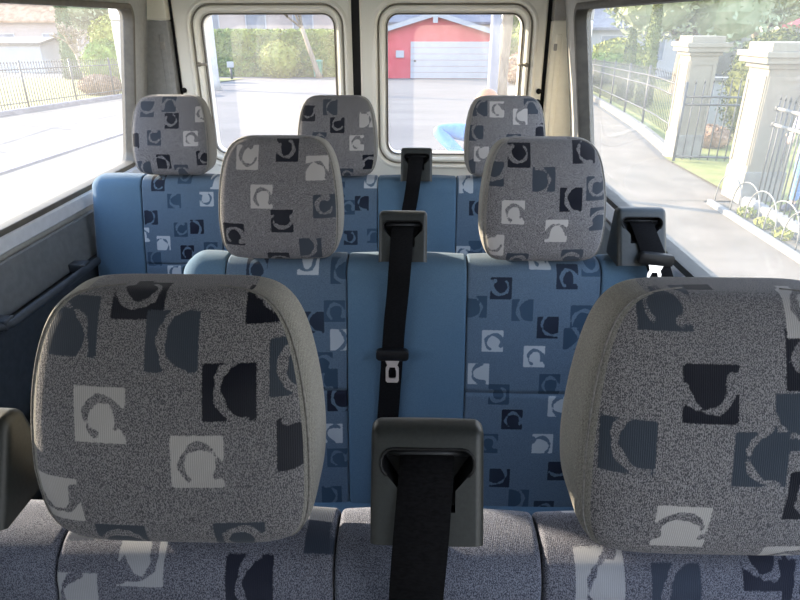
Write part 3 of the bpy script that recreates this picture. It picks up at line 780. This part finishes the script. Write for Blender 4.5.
gate_pillar('near cream gate pillar with stepped cap beside the tall iron fence', 4.44, 8.22, .50, 1.91)

g = empty('garden_gate', (4.60, 9.6, -2.15), 'grey iron garden gate standing between the two cream pillars', 'gate')
A, B = Vector((4.42, 10.72, 0)), Vector((4.95, 9.05, 0)); A = Vector((4.50, 10.70, 0)); B = Vector((4.50, 8.56, 0))
A, B = Vector((4.30, 10.55, 0)), Vector((5.75, 10.35, 0))
mb = MB()
for i in range(12):
    p = A + (B - A) * i / 11; mb.tube([(p.x, p.y, -2.08), (p.x, p.y, -.90 + .05 * math.sin(PI * i / 11))], .010, 6); mb.tube([(p.x, p.y, -.90 + .05 * math.sin(PI * i / 11)), (p.x, p.y, -.83 + .05 * math.sin(PI * i / 11))], [.016, .001], 6)
mb.build('bar_panel', M['iron'], g, True)
for z in (-1.08, -1.20, -2.03):
    mb = MB(); mb.tube([(A.x, A.y, z), (B.x, B.y, z)], .017, 8); mb.build('rail', M['iron'], g, True)
for p in (A, B):
    mb = MB(); mb.tube([(p.x, p.y, -2.14), (p.x, p.y, -.86)], .025, 8); mb.build('post', M['iron'], g, True)
mb = MB(); rbox(mb, (5.6, 10.33, -1.35), (.04, .02, .07), .01); mb.build('lock_box', M['iron'], g)

# low hooped border fence along the planting strip
hoop0 = None
for i in range(12):
    y = 7.70 - i * .42; x = 3.90 - .010 * i + .018 * (i % 2)
    mb = MB(); mb.tube([(x, y + .33 * math.cos(a), -2.13 + .42 * math.sin(a) ** .7 if 0 < a < PI else -2.13) for a in np.linspace(0, PI, 17)], .0075, 6)
    o = mb.build('border_hoop', M['paleiron'], smooth=True)
    tag(o, 'pale wire hoop in the low row edging the planting strip', 'border hoop', 'wire hoops along the planting strip')

def leaves(mb, sampler, n, size, seed):
    r = random.Random(seed)
    for _ in range(n):
        p, nrm = sampler(r); p = Vector(p); nrm = Vector(nrm)
        a = Vector((r.gauss(0, 1), r.gauss(0, 1), r.gauss(0, 1))); d = (nrm + .8 * a).normalized()
        u = d.orthogonal().normalized(); v = d.cross(u); k = r.random() * 2 * PI
        u, v = u * math.cos(k) + v * math.sin(k), v * math.cos(k) - u * math.sin(k)
        s = size * (.6 + .8 * r.random())
        mb.add([p - u * s, p + v * s * .5 + d * s * .2, p + u * s, p - v * s * .5], [(0, 1, 2, 3)])

def lump(mb, c, rad, seed, nu=22, nv=14, prof=None):
    r = random.Random(seed); ph = [r.random() * 6 for _ in range(6)]
    L = []
    for i in range(nv + 1):
        t = i / nv; fi = PI * t
        z = -math.cos(fi); rr = math.sin(fi) if prof is None else prof(t)
        L.append([(c[0] + rad[0] * rr * math.cos(2 * PI * k / nu) * (1 + .10 * math.sin(5 * 2 * PI * k / nu + ph[0] + 6 * t) + .08 * math.sin(9 * 2 * PI * k / nu + ph[1] - 9 * t)),
                   c[1] + rad[1] * rr * math.sin(2 * PI * k / nu) * (1 + .10 * math.sin(4 * 2 * PI * k / nu + ph[2] + 7 * t) + .08 * math.sin(11 * 2 * PI * k / nu + ph[3])),
                   c[2] + rad[2] * z * (1 + .05 * math.sin(6 * 2 * PI * k / nu + ph[4]))) for k in range(nu)])
    mb.loft(L, True, True)

def ell(c, rad, prof=None):
    def s(r):
        a = 2 * PI * r.random(); t = math.acos(1 - 2 * r.random()) / PI
        if prof: t = r.random() ** 1.3
        rr = math.sin(PI * t) if prof is None else prof(t)
        z = -math.cos(PI * t)
        q = 1 + r.gauss(0, .09)
        return ((c[0] + rad[0] * rr * math.cos(a) * q, c[1] + rad[1] * rr * math.sin(a) * q, c[2] + rad[2] * z * (1 + .05 * r.random())), (math.cos(a) * rr, math.sin(a) * rr, z))
    return s

def conifer(label, x, y, w, h, mat, seed, group=None, cat='conifer'):
    z = gz(y); root = empty('conifer', (x, y, z), label, cat, group)
    pf = lambda t: max(.02, (min(1, t * 7) ** .5) * (1 - max(0, (t - .12) / .88)) ** .55 * .95)
    mb = MB(); c = (x, y, z + .12 + (h - .12) / 2); rad = (w / 2, w / 2, (h - .12) / 2)
    lump(mb, c, (rad[0] * .9, rad[1] * .9, rad[2]), seed, prof=pf)
    leaves(mb, ell(c, rad, pf), 3600, .028 + .03 * w, seed); mb.build('foliage', mat, root)
    mb = MB(); mb.tube([(x, y, z), (x, y, z + h * .4)], .05 + .03 * w, 8); mb.build('trunk', M['bark'], root, True)
    return root

def shrub(label, x, y, rad, mat, seed, n=1500, size=.06, cat='shrub'):
    z = gz(y); root = empty('shrub', (x, y, z), label, cat)
    mb = MB(); c = (x, y, z + rad[2] * .95); lump(mb, c, [q * .95 for q in rad], seed); leaves(mb, ell(c, rad), n, size, seed)
    mb.build('foliage', mat, root)
    mb = MB(); mb.tube([(x, y, z - .02), (x, y, z + rad[2])], .04, 7); mb.build('stem', M['bark'], root, True)
    return root

def branchy(mb, p, d, L, r, depth, rng, spread=.55):
    q = p + d * L; mid = p + d * L * .5 + Vector((rng.gauss(0, 1), rng.gauss(0, 1), 0)) * L * .04
    mb.tube([p, mid, q], [r, r * .85, r * .7], 6)
    if depth:
        for _ in range(3 if depth > 1 else 4):
            nd = (d + Vector((rng.gauss(0, 1), rng.gauss(0, 1), abs(rng.gauss(0, .6)))) * spread).normalized()
            branchy(mb, q, nd, L * (.6 + .2 * rng.random()), r * .6, depth - 1, rng, spread)

def tree(label, x, y, th, tr, crown, mat, seed, lean=(0, 0), bark='bark', size=.13, n=3500, group=None):
    z = gz(y); root = empty('tree', (x, y, z), label, 'tree', group); rng = random.Random(seed)
    mb = MB(); d = Vector((lean[0], lean[1], 1)).normalized(); top = Vector((x, y, z)) + d * th
    mb.tube([(x, y, z - .05), Vector((x, y, z)) + d * th * .12, Vector((x, y, z)) + d * th * .5, top], [tr * 1.35, tr, tr * .85, tr * .7], 10)
    mb.build('trunk', M[bark], root, True)
    mb = MB()
    for _ in range(4):
        nd = (d + Vector((rng.gauss(0, 1), rng.gauss(0, 1), .3)) * .55).normalized(); branchy(mb, top - d * .1, nd, th * .35, tr * .5, 3 if not crown else 2, rng)
    mb.build('branches', M[bark], root, True)
    if crown:
        mb = MB()
        for i in range(9):
            a = 2 * PI * i / 9 + rng.random(); k = .55 if i else 0
            c = (top.x + crown[0] * k * math.cos(a), top.y + crown[1] * k * math.sin(a), top.z + crown[2] * (.55 + .7 * rng.random()))
            rd = (crown[0] * .6, crown[1] * .6, crown[2] * .6)
            lump(mb, c, [q * .8 for q in rd], seed + i, 14, 9); leaves(mb, ell(c, rd), n // 9, size, seed + i)
        mb.build('crown', mat, root)
    return root

def house(label, x0, x1, y0, y1, h, rh, wall, roof, wins, base=None, over=.4, chimney=None, cat='house', name='house', gable_y=False):
    z = gz(y0) if base is None else base
    root = empty(name, ((x0 + x1) / 2, y0, z), label, cat)
    mb = MB(); 
    if gable_y:      # gable facing the street
        xm = (x0 + x1) / 2
        mb.loft([[(x0, y, z - .3), (x1, y, z - .3), (x1, y, z + h), (xm, y, z + h + rh), (x0, y, z + h)] for y in (y0, y1)], True, True)
    else:
        ym = (y0 + y1) / 2
        mb.loft([[(x, y0, z - .3), (x, y0, z + h), (x, ym, z + h + rh), (x, y1, z + h), (x, y1, z - .3)] for x in (x0, x1)], True, True)
    mb.build('walls', wall, root)
    mb = MB(); t = .16; k = over
    if gable_y:
        xm = (x0 + x1) / 2; s = rh / (xm - x0)
        for sg in (-1, 1):
            xe = xm + sg * ((x1 - x0) / 2 + k); ze = z + h - s * k + .02
            mb.loft([[(xm, y, z + h + rh + .02), (xe, y, ze), (xe, y, ze + t), (xm, y, z + h + rh + .02 + t)] for y in (y0 - k, y1 + k)], True, True)
    else:
        ym = (y0 + y1) / 2; s = rh / (ym - y0)
        for sg in (-1, 1):
            ye = ym + sg * ((y1 - y0) / 2 + k); ze = z + h - s * k + .02
            mb.loft([[(x, ym, z + h + rh + .02), (x, ye, ze), (x, ye, ze + t), (x, ym, z + h + rh + .02 + t)] for x in (x0 - k, x1 + k)], True, True)
    mb.build('roof', roof, root)
    for wx_, wz, ww, wh in wins:
        mb = MB()
        for a, b, c, d in ((wx_ - ww / 2 - .08, wx_ + ww / 2 + .08, wz - .08, wz), (wx_ - ww / 2 - .08, wx_ + ww / 2 + .08, wz + wh, wz + wh + .08), (wx_ - ww / 2 - .08, wx_ - ww / 2, wz, wz + wh), (wx_ + ww / 2, wx_ + ww / 2 + .08, wz, wz + wh)):
            mb.box(a, b, y0 - .05, y0 + .02, z + c, z + d)
        f = mb.build('window_frame', M['white'], root)
        mb = MB(); mb.box(wx_ - ww / 2, wx_ + ww / 2, y0 - .02, y0 + .02, z + wz, z + wz + wh); mb.build('pane', M['winpane'], f)
    if chimney:
        mb = MB(); mb.box(chimney - .3, chimney + .3, (y0 + y1) / 2 - .3, (y0 + y1) / 2 + .3, z + h + rh * .5, z + h + rh + .9); mb.build('chimney', M['redroof'], root)
    return root

# red garage straight behind
GZ = gz(39.5)
r_ = house('red garage with a white sectional door and low gable roof', -2.75, 4.75, 39.5, 46, 2.42, 1.05, M['red'], M['slate'], [], over=.35, cat='garage', name='garage', gable_y=True)
mb = MB(); xm = 1.0; s = 1.05 / 3.75
for sg in (-1, 1):
    xe = xm + sg * 4.12; ze = GZ + 2.42 - s * .37
    mb.loft([[(xm, y, GZ + 3.40), (xe, y, ze - .10), (xe, y, ze + .16), (xm, y, GZ + 3.68)] for y in (39.08, 39.14)], True, True)
mb.box(.86, 1.14, 39.03, 39.10, GZ + 3.05, GZ + 3.42)
mb.build('fascia', M['white'], r_)
mb = MB(); pz = 0
for i in range(6):
    z0 = GZ + .02 + i * .34; mb.box(-.42, 4.42, 39.42, 39.5, z0, z0 + .325)
d_ = mb.build('garage_door', M['white'], r_)
mb = MB(); mb.box(-.22, -.10, 39.36, 39.42, GZ + .95, GZ + 1.02); mb.build('door_handle', M['slot'], d_)
mb = MB(); rbox(mb, (-1.05, 39.44, GZ + 1.36), (.24, .06, .20), .02); mb.build('meter_box', M['white'], r_)
house('grey-roofed white house rising behind the red garage', -4.4, 6.0, 52, 60, 3.6, 2.2, M['housewhite'], M['slate'], [(-3, 1.2, 1.2, 1.3), (0, 1.2, 1.2, 1.3)], chimney=-1)
house('pinkish house behind the green hedge', -19, -5.5, 50, 60, 5.2, 2.8, M['housepink'], M['redroof'], [(-15.5, 2.9, 1.4, 1.4), (-12, 2.9, 1.4, 1.4), (-8.5, 2.9, 1.4, 1.4)])
house('pale house with a tan roof far across the lawn', -42, -27, 58, 66, 4.0, 3.0, M['housepink'], M['brownleaf'], [(-36, 1.4, 1.4, 1.4), (-32, 1.4, 1.4, 1.4)])
house('low whitish shed across the lawn', -31.5, -27.5, 48, 52, 1.9, .3, M['housewhite'], M['stone'], [], over=.2, cat='shed', name='shed')
house('white house with a grey roof beyond the kerb-side thuja', 10.5, 19, 43, 51, 3.0, 2.6, M['housewhite'], M['slate'], [(12.3, 1.0, 1.3, 1.4), (15, 1.0, 1.3, 1.4)])
house('cream house with a red roof above the near gate pillar', 21.2, 35, 40, 50, 3.1, 4.0, M['housecream'], M['redroof'], [(22.4, 1.6, .9, 1.1), (24.4, 1.6, .9, 1.1), (28.5, 1.6, .9, 1.1)])

# hedge across the street
mb = MB(); HZ = gz(41.5)
hx0, hx1 = -13.2, -3.6
L = []
rr = random.Random(3)
for i in range(40):
    x = hx0 + (hx1 - hx0) * i / 39; t = 2.55 + .16 * math.sin(i * .9) + .1 * rr.random()
    L.append([(x, 41.2 + .08 * rr.random(), HZ), (x, 41.15 + .1 * rr.random(), HZ + t * .5), (x, 41.2 + .1 * rr.random(), HZ + t), (x, 42.6, HZ + t), (x, 42.7, HZ)])
mb.loft(L, True, True)
def hs(r):
    x = hx0 + (hx1 - hx0) * r.random()
    if r.random() < .75: return ((x, 41.15 - .08 * r.random(), HZ + 2.6 * r.random()), (0, -1, .2))
    return ((x, 41.2 + 1.3 * r.random(), HZ + 2.55 + .2 * r.random()), (0, -.3, 1))
leaves(mb, hs, 5200, .11, 8)
tag(mb.build('hedge', M['hedge']), 'long clipped green hedge across the street, left of the red garage', 'hedge')
shrub('yellow-green bush in front of the clipped hedge', -8.3, 39.7, (1.15, .8, 1.05), M['yellowleaf'], 21, 1500, .10)
tree('leaning bare street tree in front of the clipped hedge', -5.9, 39.5, 3.0, .16, None, None, 31, (-.32, 0), 'bark')
tree('pale trunked street tree at the left edge of the left rear window', -8.72, 27.8, 4.2, .24, None, None, 32, (.02, 0), 'birch')
tree('tan trunked tree just right of the pale blue post', 3.02, 24.0, 4.6, .23, (1.9, 1.8, 1.4), M['paleleaf'], 33, (.05, 0), 'bark')
shrub('brown bush beside the tan tree trunk', 5.2, 33, (.9, .8, .75), M['brownleaf'], 22, 1200, .10)
shrub('round green bush behind the red garage corner', 7.4, 43, (1.6, 1.2, 1.7), M['hedge'], 23, 1500, .13)
conifer('tall dark conifer showing above the red garage roof', 8.2, 56, 3.0, 7.5, M['thuja'], 24)
p = empty('lamp_post', (1.02, 8.9, gz(8.9)), 'pale blue grey street post seen through the right rear window', 'post')
mb = MB(); mb.tube([(1.02, 8.9, gz(8.9)), (1.02, 8.9, 1.6), (1.0, 8.9, 2.6)], [.075, .065, .06], 14); mb.build('shaft', M['post'], p, True)
mb = MB(); mb.tube([(1.02, 8.9, gz(8.9)), (1.02, 8.9, gz(8.9) + .5)], [.10, .095], 14); mb.build('base_sleeve', M['iron'], p, True)
mb = MB(); rbox(mb, (.8, 8.9, 2.62), (.3, .1, .05), .03); mb.build('lamp_head', M['iron'], p, True)
b_ = empty('wheelie_bin', (-6.1, 40.3, gz(40.3)), 'green wheelie bin standing before the clipped hedge', 'bin')
mb = MB(); bz = gz(40.3); mb.loft([[(x, y, bz + z) for x, y in rrect(-6.1, 40.3, w, w, .04, 3)] for z, w in ((.06, .22), (.5, .25), (.92, .29))], True, True); mb.build('body', M['bingreen'], b_)
mb = MB(); mb.loft([[(x, y, bz + z) for x, y in rrect(-6.1, 40.28, w, w + .02, .04, 3)] for z, w in ((.92, .31), (.97, .31), (1.02, .22))], True, True); mb.build('lid', M['bingreen'], b_)
for sx in (-1, 1):
    mb = MB(); mb.tube([(-6.1 + sx * .2, 40.52, bz + .10), (-6.1 + sx * .26, 40.52, bz + .10)], .10, 12); mb.build('wheel', M['slot'], b_, True)
s_ = empty('sign_post', (-10.5, 36.9, gz(36.9)), 'short post with a small white box before the hedge', 'sign post')
mb = MB(); mb.tube([(-10.5, 36.9, gz(36.9)), (-10.5, 36.9, gz(36.9) + .7)], .07, 8); mb.build('post', M['iron'], s_, True)
mb = MB(); rbox(mb, (-10.5, 36.88, gz(36.9) + .82), (.17, .10, .15), .02); mb.build('box', M['white'], s_)
# left side greenery
conifer('dark slender cypress behind the long street fence', -19.3, 36.5, 1.15, 4.0, M['cypress'], 41)
tree('bare forked tree behind the long street fence', -14.9, 29.5, 1.5, .17, None, None, 42, (-.25, 0), 'bark')
shrub('yellow shrub beside the slender cypress', -17.2, 37.5, (1.3, 1.0, 1.7), M['yellowleaf'], 43, 1600, .12)
shrub('green shrub behind the end of the long street fence', -12.6, 26.5, (.9, .9, 1.0), M['hedge'], 44, 1200, .08)
shrub('low dark shrub at the foot of the long street fence', -11.9, 24.2, (.75, .6, .38), M['brownleaf'], 45, 900, .06)
tree('broad pale tree in front of the far tan roofed house', -23.5, 51, 2.2, .22, (3.2, 3, 2.2), M['paleleaf'], 46)
# right side greenery
conifer('tall thin thuja behind the receding pavement fence', 6.75, 19.5, .50, 3.15, M['thuja'], 51)
conifer('shorter thuja left of the tall thin one', 6.95, 22.0, .55, 2.2, M['thuja'], 52)
shrub('yellow forsythia bush before the white grey-roofed house', 11.0, 37, (1.5, 1.0, 1.1), M['yellowleaf'], 53, 1500, .12)
shrub('low dark hedge bush beyond the pavement fence', 9.2, 33, (1.8, .8, .75), M['hedge'], 54, 1500, .10)
tree('large pale green tree left behind the far gate pillar', 10.0, 25.5, 1.6, .25, (2.9, 2.5, 2.4), M['paleleaf'], 55, n=6000, size=.11)
tree('large pale green tree between the two gate pillars', 16.2, 32.5, 2.0, .3, (3.3, 3.0, 2.9), M['paleleaf'], 56, n=6500, size=.12)
shrub('rounded olive bush behind the garden gate', 6.75, 12.7, (.78, .6, 1.03), M['olive'], 57, 4200, .04)
shrub('low grey bush on the lawn behind the garden gate', 5.45, 11.9, (.35, .3, .22), M['brownleaf'], 58, 600, .03)
for i, (x, y) in enumerate(((3.97, 7.35), (3.96, 6.9), (3.95, 6.5))):
    mb = MB(); leaves(mb, ell((x, y, -2.08), (.09, .11, .06)), 120, .03, 60 + i)
    tag(mb.build('low_plant', M['yellowleaf']), ('yellow-green low plant nearest the cream gate pillar in the planting strip', 'yellow-green low plant between two others in the planting strip', 'yellow-green low plant farthest from the gate pillar in the strip')[i], 'plant')
# white garden wall behind the far pillar
gw = empty('garden_wall', (6.0, 15.5, gz(15.5)), 'low white garden wall behind the far gate pillar', 'wall')
mb = MB(); mb.hexa([(5.75, 14.2, -2.2), (9.5, 14.0, -2.2), (9.5, 14.2, -2.2), (5.75, 14.4, -2.2), (5.75, 14.2, -1.12), (9.5, 14.0, -1.12), (9.5, 14.2, -1.12), (5.75, 14.4, -1.12)]); mb.build('body', M['housewhite'], gw)
mb = MB(); mb.hexa([(5.70, 14.15, -1.12), (9.55, 13.95, -1.12), (9.55, 14.25, -1.12), (5.70, 14.45, -1.12), (5.70, 14.15, -1.06), (9.55, 13.95, -1.06), (9.55, 14.25, -1.06), (5.70, 14.45, -1.06)]); mb.build('coping', M['kerb'], gw)

# ------------------------------------------------------------------ people
def skinned(name, nodes, edges, mat, parent, root=0, sub=2):
    off = ORG[parent.name]
    me = bpy.data.meshes.new(name); me.from_pydata([tuple(Vector(n[:3]) - off) for n in nodes], edges, [])
    me.materials.append(mat); o = bpy.data.objects.new(name, me); col.objects.link(o); o.parent = parent
    sk = o.modifiers.new('s', 'SKIN'); sk.use_smooth_shade = True
    ss = o.modifiers.new('d', 'SUBSURF'); ss.levels = sub; ss.render_levels = sub
    for i, n in enumerate(nodes):
        r = n[3] if isinstance(n[3], tuple) else (n[3], n[3])
        me.skin_vertices[0].data[i].radius = r; me.skin_vertices[0].data[i].use_root = (i == root)
    bpy.context.view_layer.update()
    dg = bpy.context.evaluated_depsgraph_get(); m2 = bpy.data.meshes.new_from_object(o.evaluated_get(dg))
    o.modifiers.clear(); o.data = m2; ORG[o.name] = off
    m2.polygons.foreach_set('use_smooth', [True] * len(m2.polygons))
    return o

def person(label, x, y, gzv, face, elbows, hands, top, legs, hairmat, feet=.11, name='person', hips=0.0):
    """standing figure, feet at gzv; face: unit direction in plan; elbows/hands: (side, fwd, height) offsets for the left then right arm"""
    root = empty(name, (x, y, gzv), label, 'person')
    fx, fy = face; rx, ry = fy, -fx          # figure's right hand side
    def P(s, f, h, r): return (x + rx * s + fx * f, y + ry * s + fy * f, gzv + h, r)
    nodes = [P(0, 0, .93, (.13, .10)), P(0, .01, 1.10, (.12, .09)), P(0, .03, 1.28, (.135, .10)), P(0, .03, 1.41, (.10, .075)), P(0, .035, 1.49, .05), P(0, .055, 1.545, .062), P(0, .06, 1.60, .082), P(0, .055, 1.655, .078), P(0, .05, 1.70, .045)]
    edges = [(i, i + 1) for i in range(8)]
    def chain(start, pts):
        prev = start
        for p_ in pts: nodes.append(p_); edges.append((prev, len(nodes) - 1)); prev = len(nodes) - 1
        return prev
    for sg, el, ha in ((-1, elbows[0], hands[0]), (1, elbows[1], hands[1])):
        sh = P(sg * .17, .02, 1.43, .055); e = P(*el, .040); h = P(*ha, .026)
        mid = tuple((a + b) / 2 for a, b in zip(sh[:3], e[:3])) + (.046,); mid2 = tuple((a * .6 + b * .4) for a, b in zip(e[:3], h[:3])) + (.037,)
        w = chain(3, [sh, mid, e, mid2, h])
        d = Vector(h[:3]) - Vector(e[:3]); d.normalize(); hp = Vector(h[:3])
        side = d.cross(Vector((0, 0, 1))); side = side.normalized() if side.length > .1 else Vector((rx, ry, 0)); up = side.cross(d)
        palm = hp + d * .06; pi_ = chain(w, [(*palm, (.036, .018))])
        for q in range(4):
            b = palm + d * .035 + side * (.026 - .0175 * q); ln = (.036, .042, .039, .030)[q]
            chain(pi_, [(*b, .010), (*(b + d * ln - up * .008), .0085), (*(b + d * ln * 1.7 - up * .028), .007)])
        t = hp + d * .03 + side * .03
        chain(pi_, [(*t, .011), (*(t + side * .028 + d * .02), .009), (*(t + side * .036 + d * .045), .008)])
    for sg in (-1, 1):
        chain(0, [P(sg * .09, 0, .86, .085), P(sg * .095, .015, .66, .072), P(sg * .10, .01, .48, .055), P(sg * .10, -.01, .30, .052), P(sg * .10, -.02, .09, .036), P(sg * .105, .05, .045, .036), P(sg * .11, .13, .032, .03)])
    body = skinned('body', nodes, edges, M['skin'], root)
    hd = Vector(P(0, .06, 1.60, 0)[:3])
    mb = MB()
    F = Vector((fx, fy, 0)); Rr = Vector((rx, ry, 0)); U = Vector((0, 0, 1))
    L = []
    for i in range(15):      # hair cap, longer at the back
        t = i / 14; ring = []
        for k in range(24):
            a = 2 * PI * k / 24; back = max(0, -math.cos(a)); low = -.02 - .10 * back
            z = .118 - (t ** 1.5) * (.118 - low); rad = math.sqrt(max(0, 1 - (min(z, .118) / .120) ** 2)) if z > 0 else 1.0
            rad = max(rad * .099, .004) * (1 + .02 * math.sin(9 * a))
            ring.append(hd + F * (math.cos(a) * rad * 1.05 - .018) + Rr * math.sin(a) * rad * .93 + U * (z + .012))
        L.append(ring)
    mb.loft(L, True, False); mb.build('hair', hairmat, root, True)
    for sg in (-1, 1):
        mb = MB(); rbox(mb, hd + F * .083 + Rr * sg * .032 + U * .0, (.012, .008, .008), .005); mb.build('eye', M['white'], root, True)
    mb = MB(); mb.tube([hd + F * .080 + U * .005, hd + F * .106 - U * .028, hd + F * .085 - U * .040], [.008, .014, .010], 8); mb.build('nose', M['skin'], root, True)
    mb = MB(); mb.tube([hd + F * .076 - Rr * .022 - U * .062, hd + F * .088 - U * .064, hd + F * .076 + Rr * .022 - U * .062], .006, 7); mb.build('mouth', M['redroof'], root, True)
    # clothing follows the body
    tn = [P(0, .0, .86, (.145, .115)), P(0, .01, 1.10, (.135, .105)), P(0, .03, 1.28, (.15, .115)), P(0, .03, 1.41, (.11, .085)), P(0, .035, 1.46, .06)]; te = [(0, 1), (1, 2), (2, 3), (3, 4)]
    for sg, el, ha in ((-1, elbows[0], hands[0]), (1, elbows[1], hands[1])):
        sh = P(sg * .17, .02, 1.43, .068); e = P(*el, .053); h = P(*ha, .036)
        mid = tuple((a + b) / 2 for a, b in zip(sh[:3], e[:3])) + (.060,); mid2 = tuple((a * .6 + b * .4) for a, b in zip(e[:3], h[:3])) + (.048,); wr = tuple((a * .08 + b * .92) for a, b in zip(e[:3], h[:3])) + (.038,)
        prev = 3
        for q in (sh, mid, e, mid2, wr): tn.append(q); te.append((prev, len(tn) - 1)); prev = len(tn) - 1
    skinned('jacket', tn, te, top, root)
    ln = [P(0, 0, .97, (.14, .11)), P(0, 0, .88, (.145, .115))]; le = [(0, 1)]
    for sg in (-1, 1):
        prev = 1
        for q in (P(sg * .09, 0, .82, .100), P(sg * .095, .015, .66, .086), P(sg * .10, .01, .48, .068), P(sg * .10, -.01, .30, .064), P(sg * .10, -.02, .10, .056)):
            ln.append(q); le.append((prev, len(ln) - 1)); prev = len(ln) - 1
    skinned('trousers', ln, le, legs, root)
    for sg in (-1, 1):
        a = P(sg * .10, -.05, .045, 0); b = P(sg * .105, .06, .045, 0); c = P(sg * .11, .16, .035, 0)
        mb = MB(); mb.tube([a[:3], b[:3], c[:3], P(sg * .11, .19, .03, 0)[:3]], [.045, .050, .042, .02], 10); mb.build('shoe', M['darkcloth'], root, True)
    return root
person('person in a light blue jacket with raised elbows behind the rear doors', .50, 4.62, -2.15, (-.10, -.995),
       ((-.375, .02, 1.455), (.36, .05, 1.44)), ((-.11, .21, 1.245), (.11, .21, 1.25)), M['jacket'], M['darkcloth'], M['hair'])
person('person in a lavender top and jeans behind the tall iron fence', 4.68, 7.5, -2.11, (-.85, -.52),
       ((-.24, -.03, 1.13), (.24, .0, 1.13)), ((-.22, .12, .93), (.20, .16, .95)), M['lavender'], M['jeans'], M['bark'])

# ------------------------------------------------------------------ light, sky, camera
SUN = Vector((-.85, .42, .31)).normalized()
SKY = 1.15
w = bpy.data.worlds.new('World'); sc.world = w; w.use_nodes = True
nt = w.node_tree; bg = nt.nodes['Background']
tc = nt.nodes.new('ShaderNodeTexCoord'); sp_ = nt.nodes.new('ShaderNodeSeparateXYZ'); nt.links.new(tc.outputs['Generated'], sp_.inputs[0])
rp = nt.nodes.new('ShaderNodeValToRGB'); nt.links.new(sp_.outputs['Z'], rp.inputs[0])
rp.color_ramp.elements[0].position = 0.0; rp.color_ramp.elements[0].color = (1.0, .96, .90, 1)
rp.color_ramp.elements[1].position = .75; rp.color_ramp.elements[1].color = (.36, .54, .88, 1)
e_ = rp.color_ramp.elements.new(.22); e_.color = (.78, .86, 1.0, 1)
nt.links.new(rp.outputs[0], bg.inputs[0]); bg.inputs[1].default_value = SKY
sl = bpy.data.lights.new('sun', 'SUN'); sl.energy = 4.5; sl.color = (1.0, .86, .66); sl.angle = math.radians(.6)
so = bpy.data.objects.new('sun', sl); col.objects.link(so); so.rotation_euler = SUN.to_track_quat('Z', 'Y').to_euler()

cam = bpy.data.cameras.new('camera'); cam.sensor_width = 36; cam.lens = 620 / 800 * 36; cam.clip_start = .02; cam.clip_end = 500
co = bpy.data.objects.new('camera', cam); col.objects.link(co)
co.rotation_euler = (math.radians(90 - 24.074), 0, math.radians(1.518))
sc.camera = co

# raise the whole place so that the road lies at height zero
for o in sc.objects:
    if o.parent is None: o.location.z += EYE

sc.view_settings.view_transform = 'Standard'; sc.view_settings.look = 'None'
sc.view_settings.gamma = 1; sc.view_settings.use_curve_mapping = False
sc.view_settings.exposure = 2.35
sc.cycles.use_denoising = True
sc.cycles.max_bounces = 10; sc.cycles.diffuse_bounces = 5; sc.cycles.transparent_max_bounces = 24
sc.cycles.sample_clamp_indirect = 8
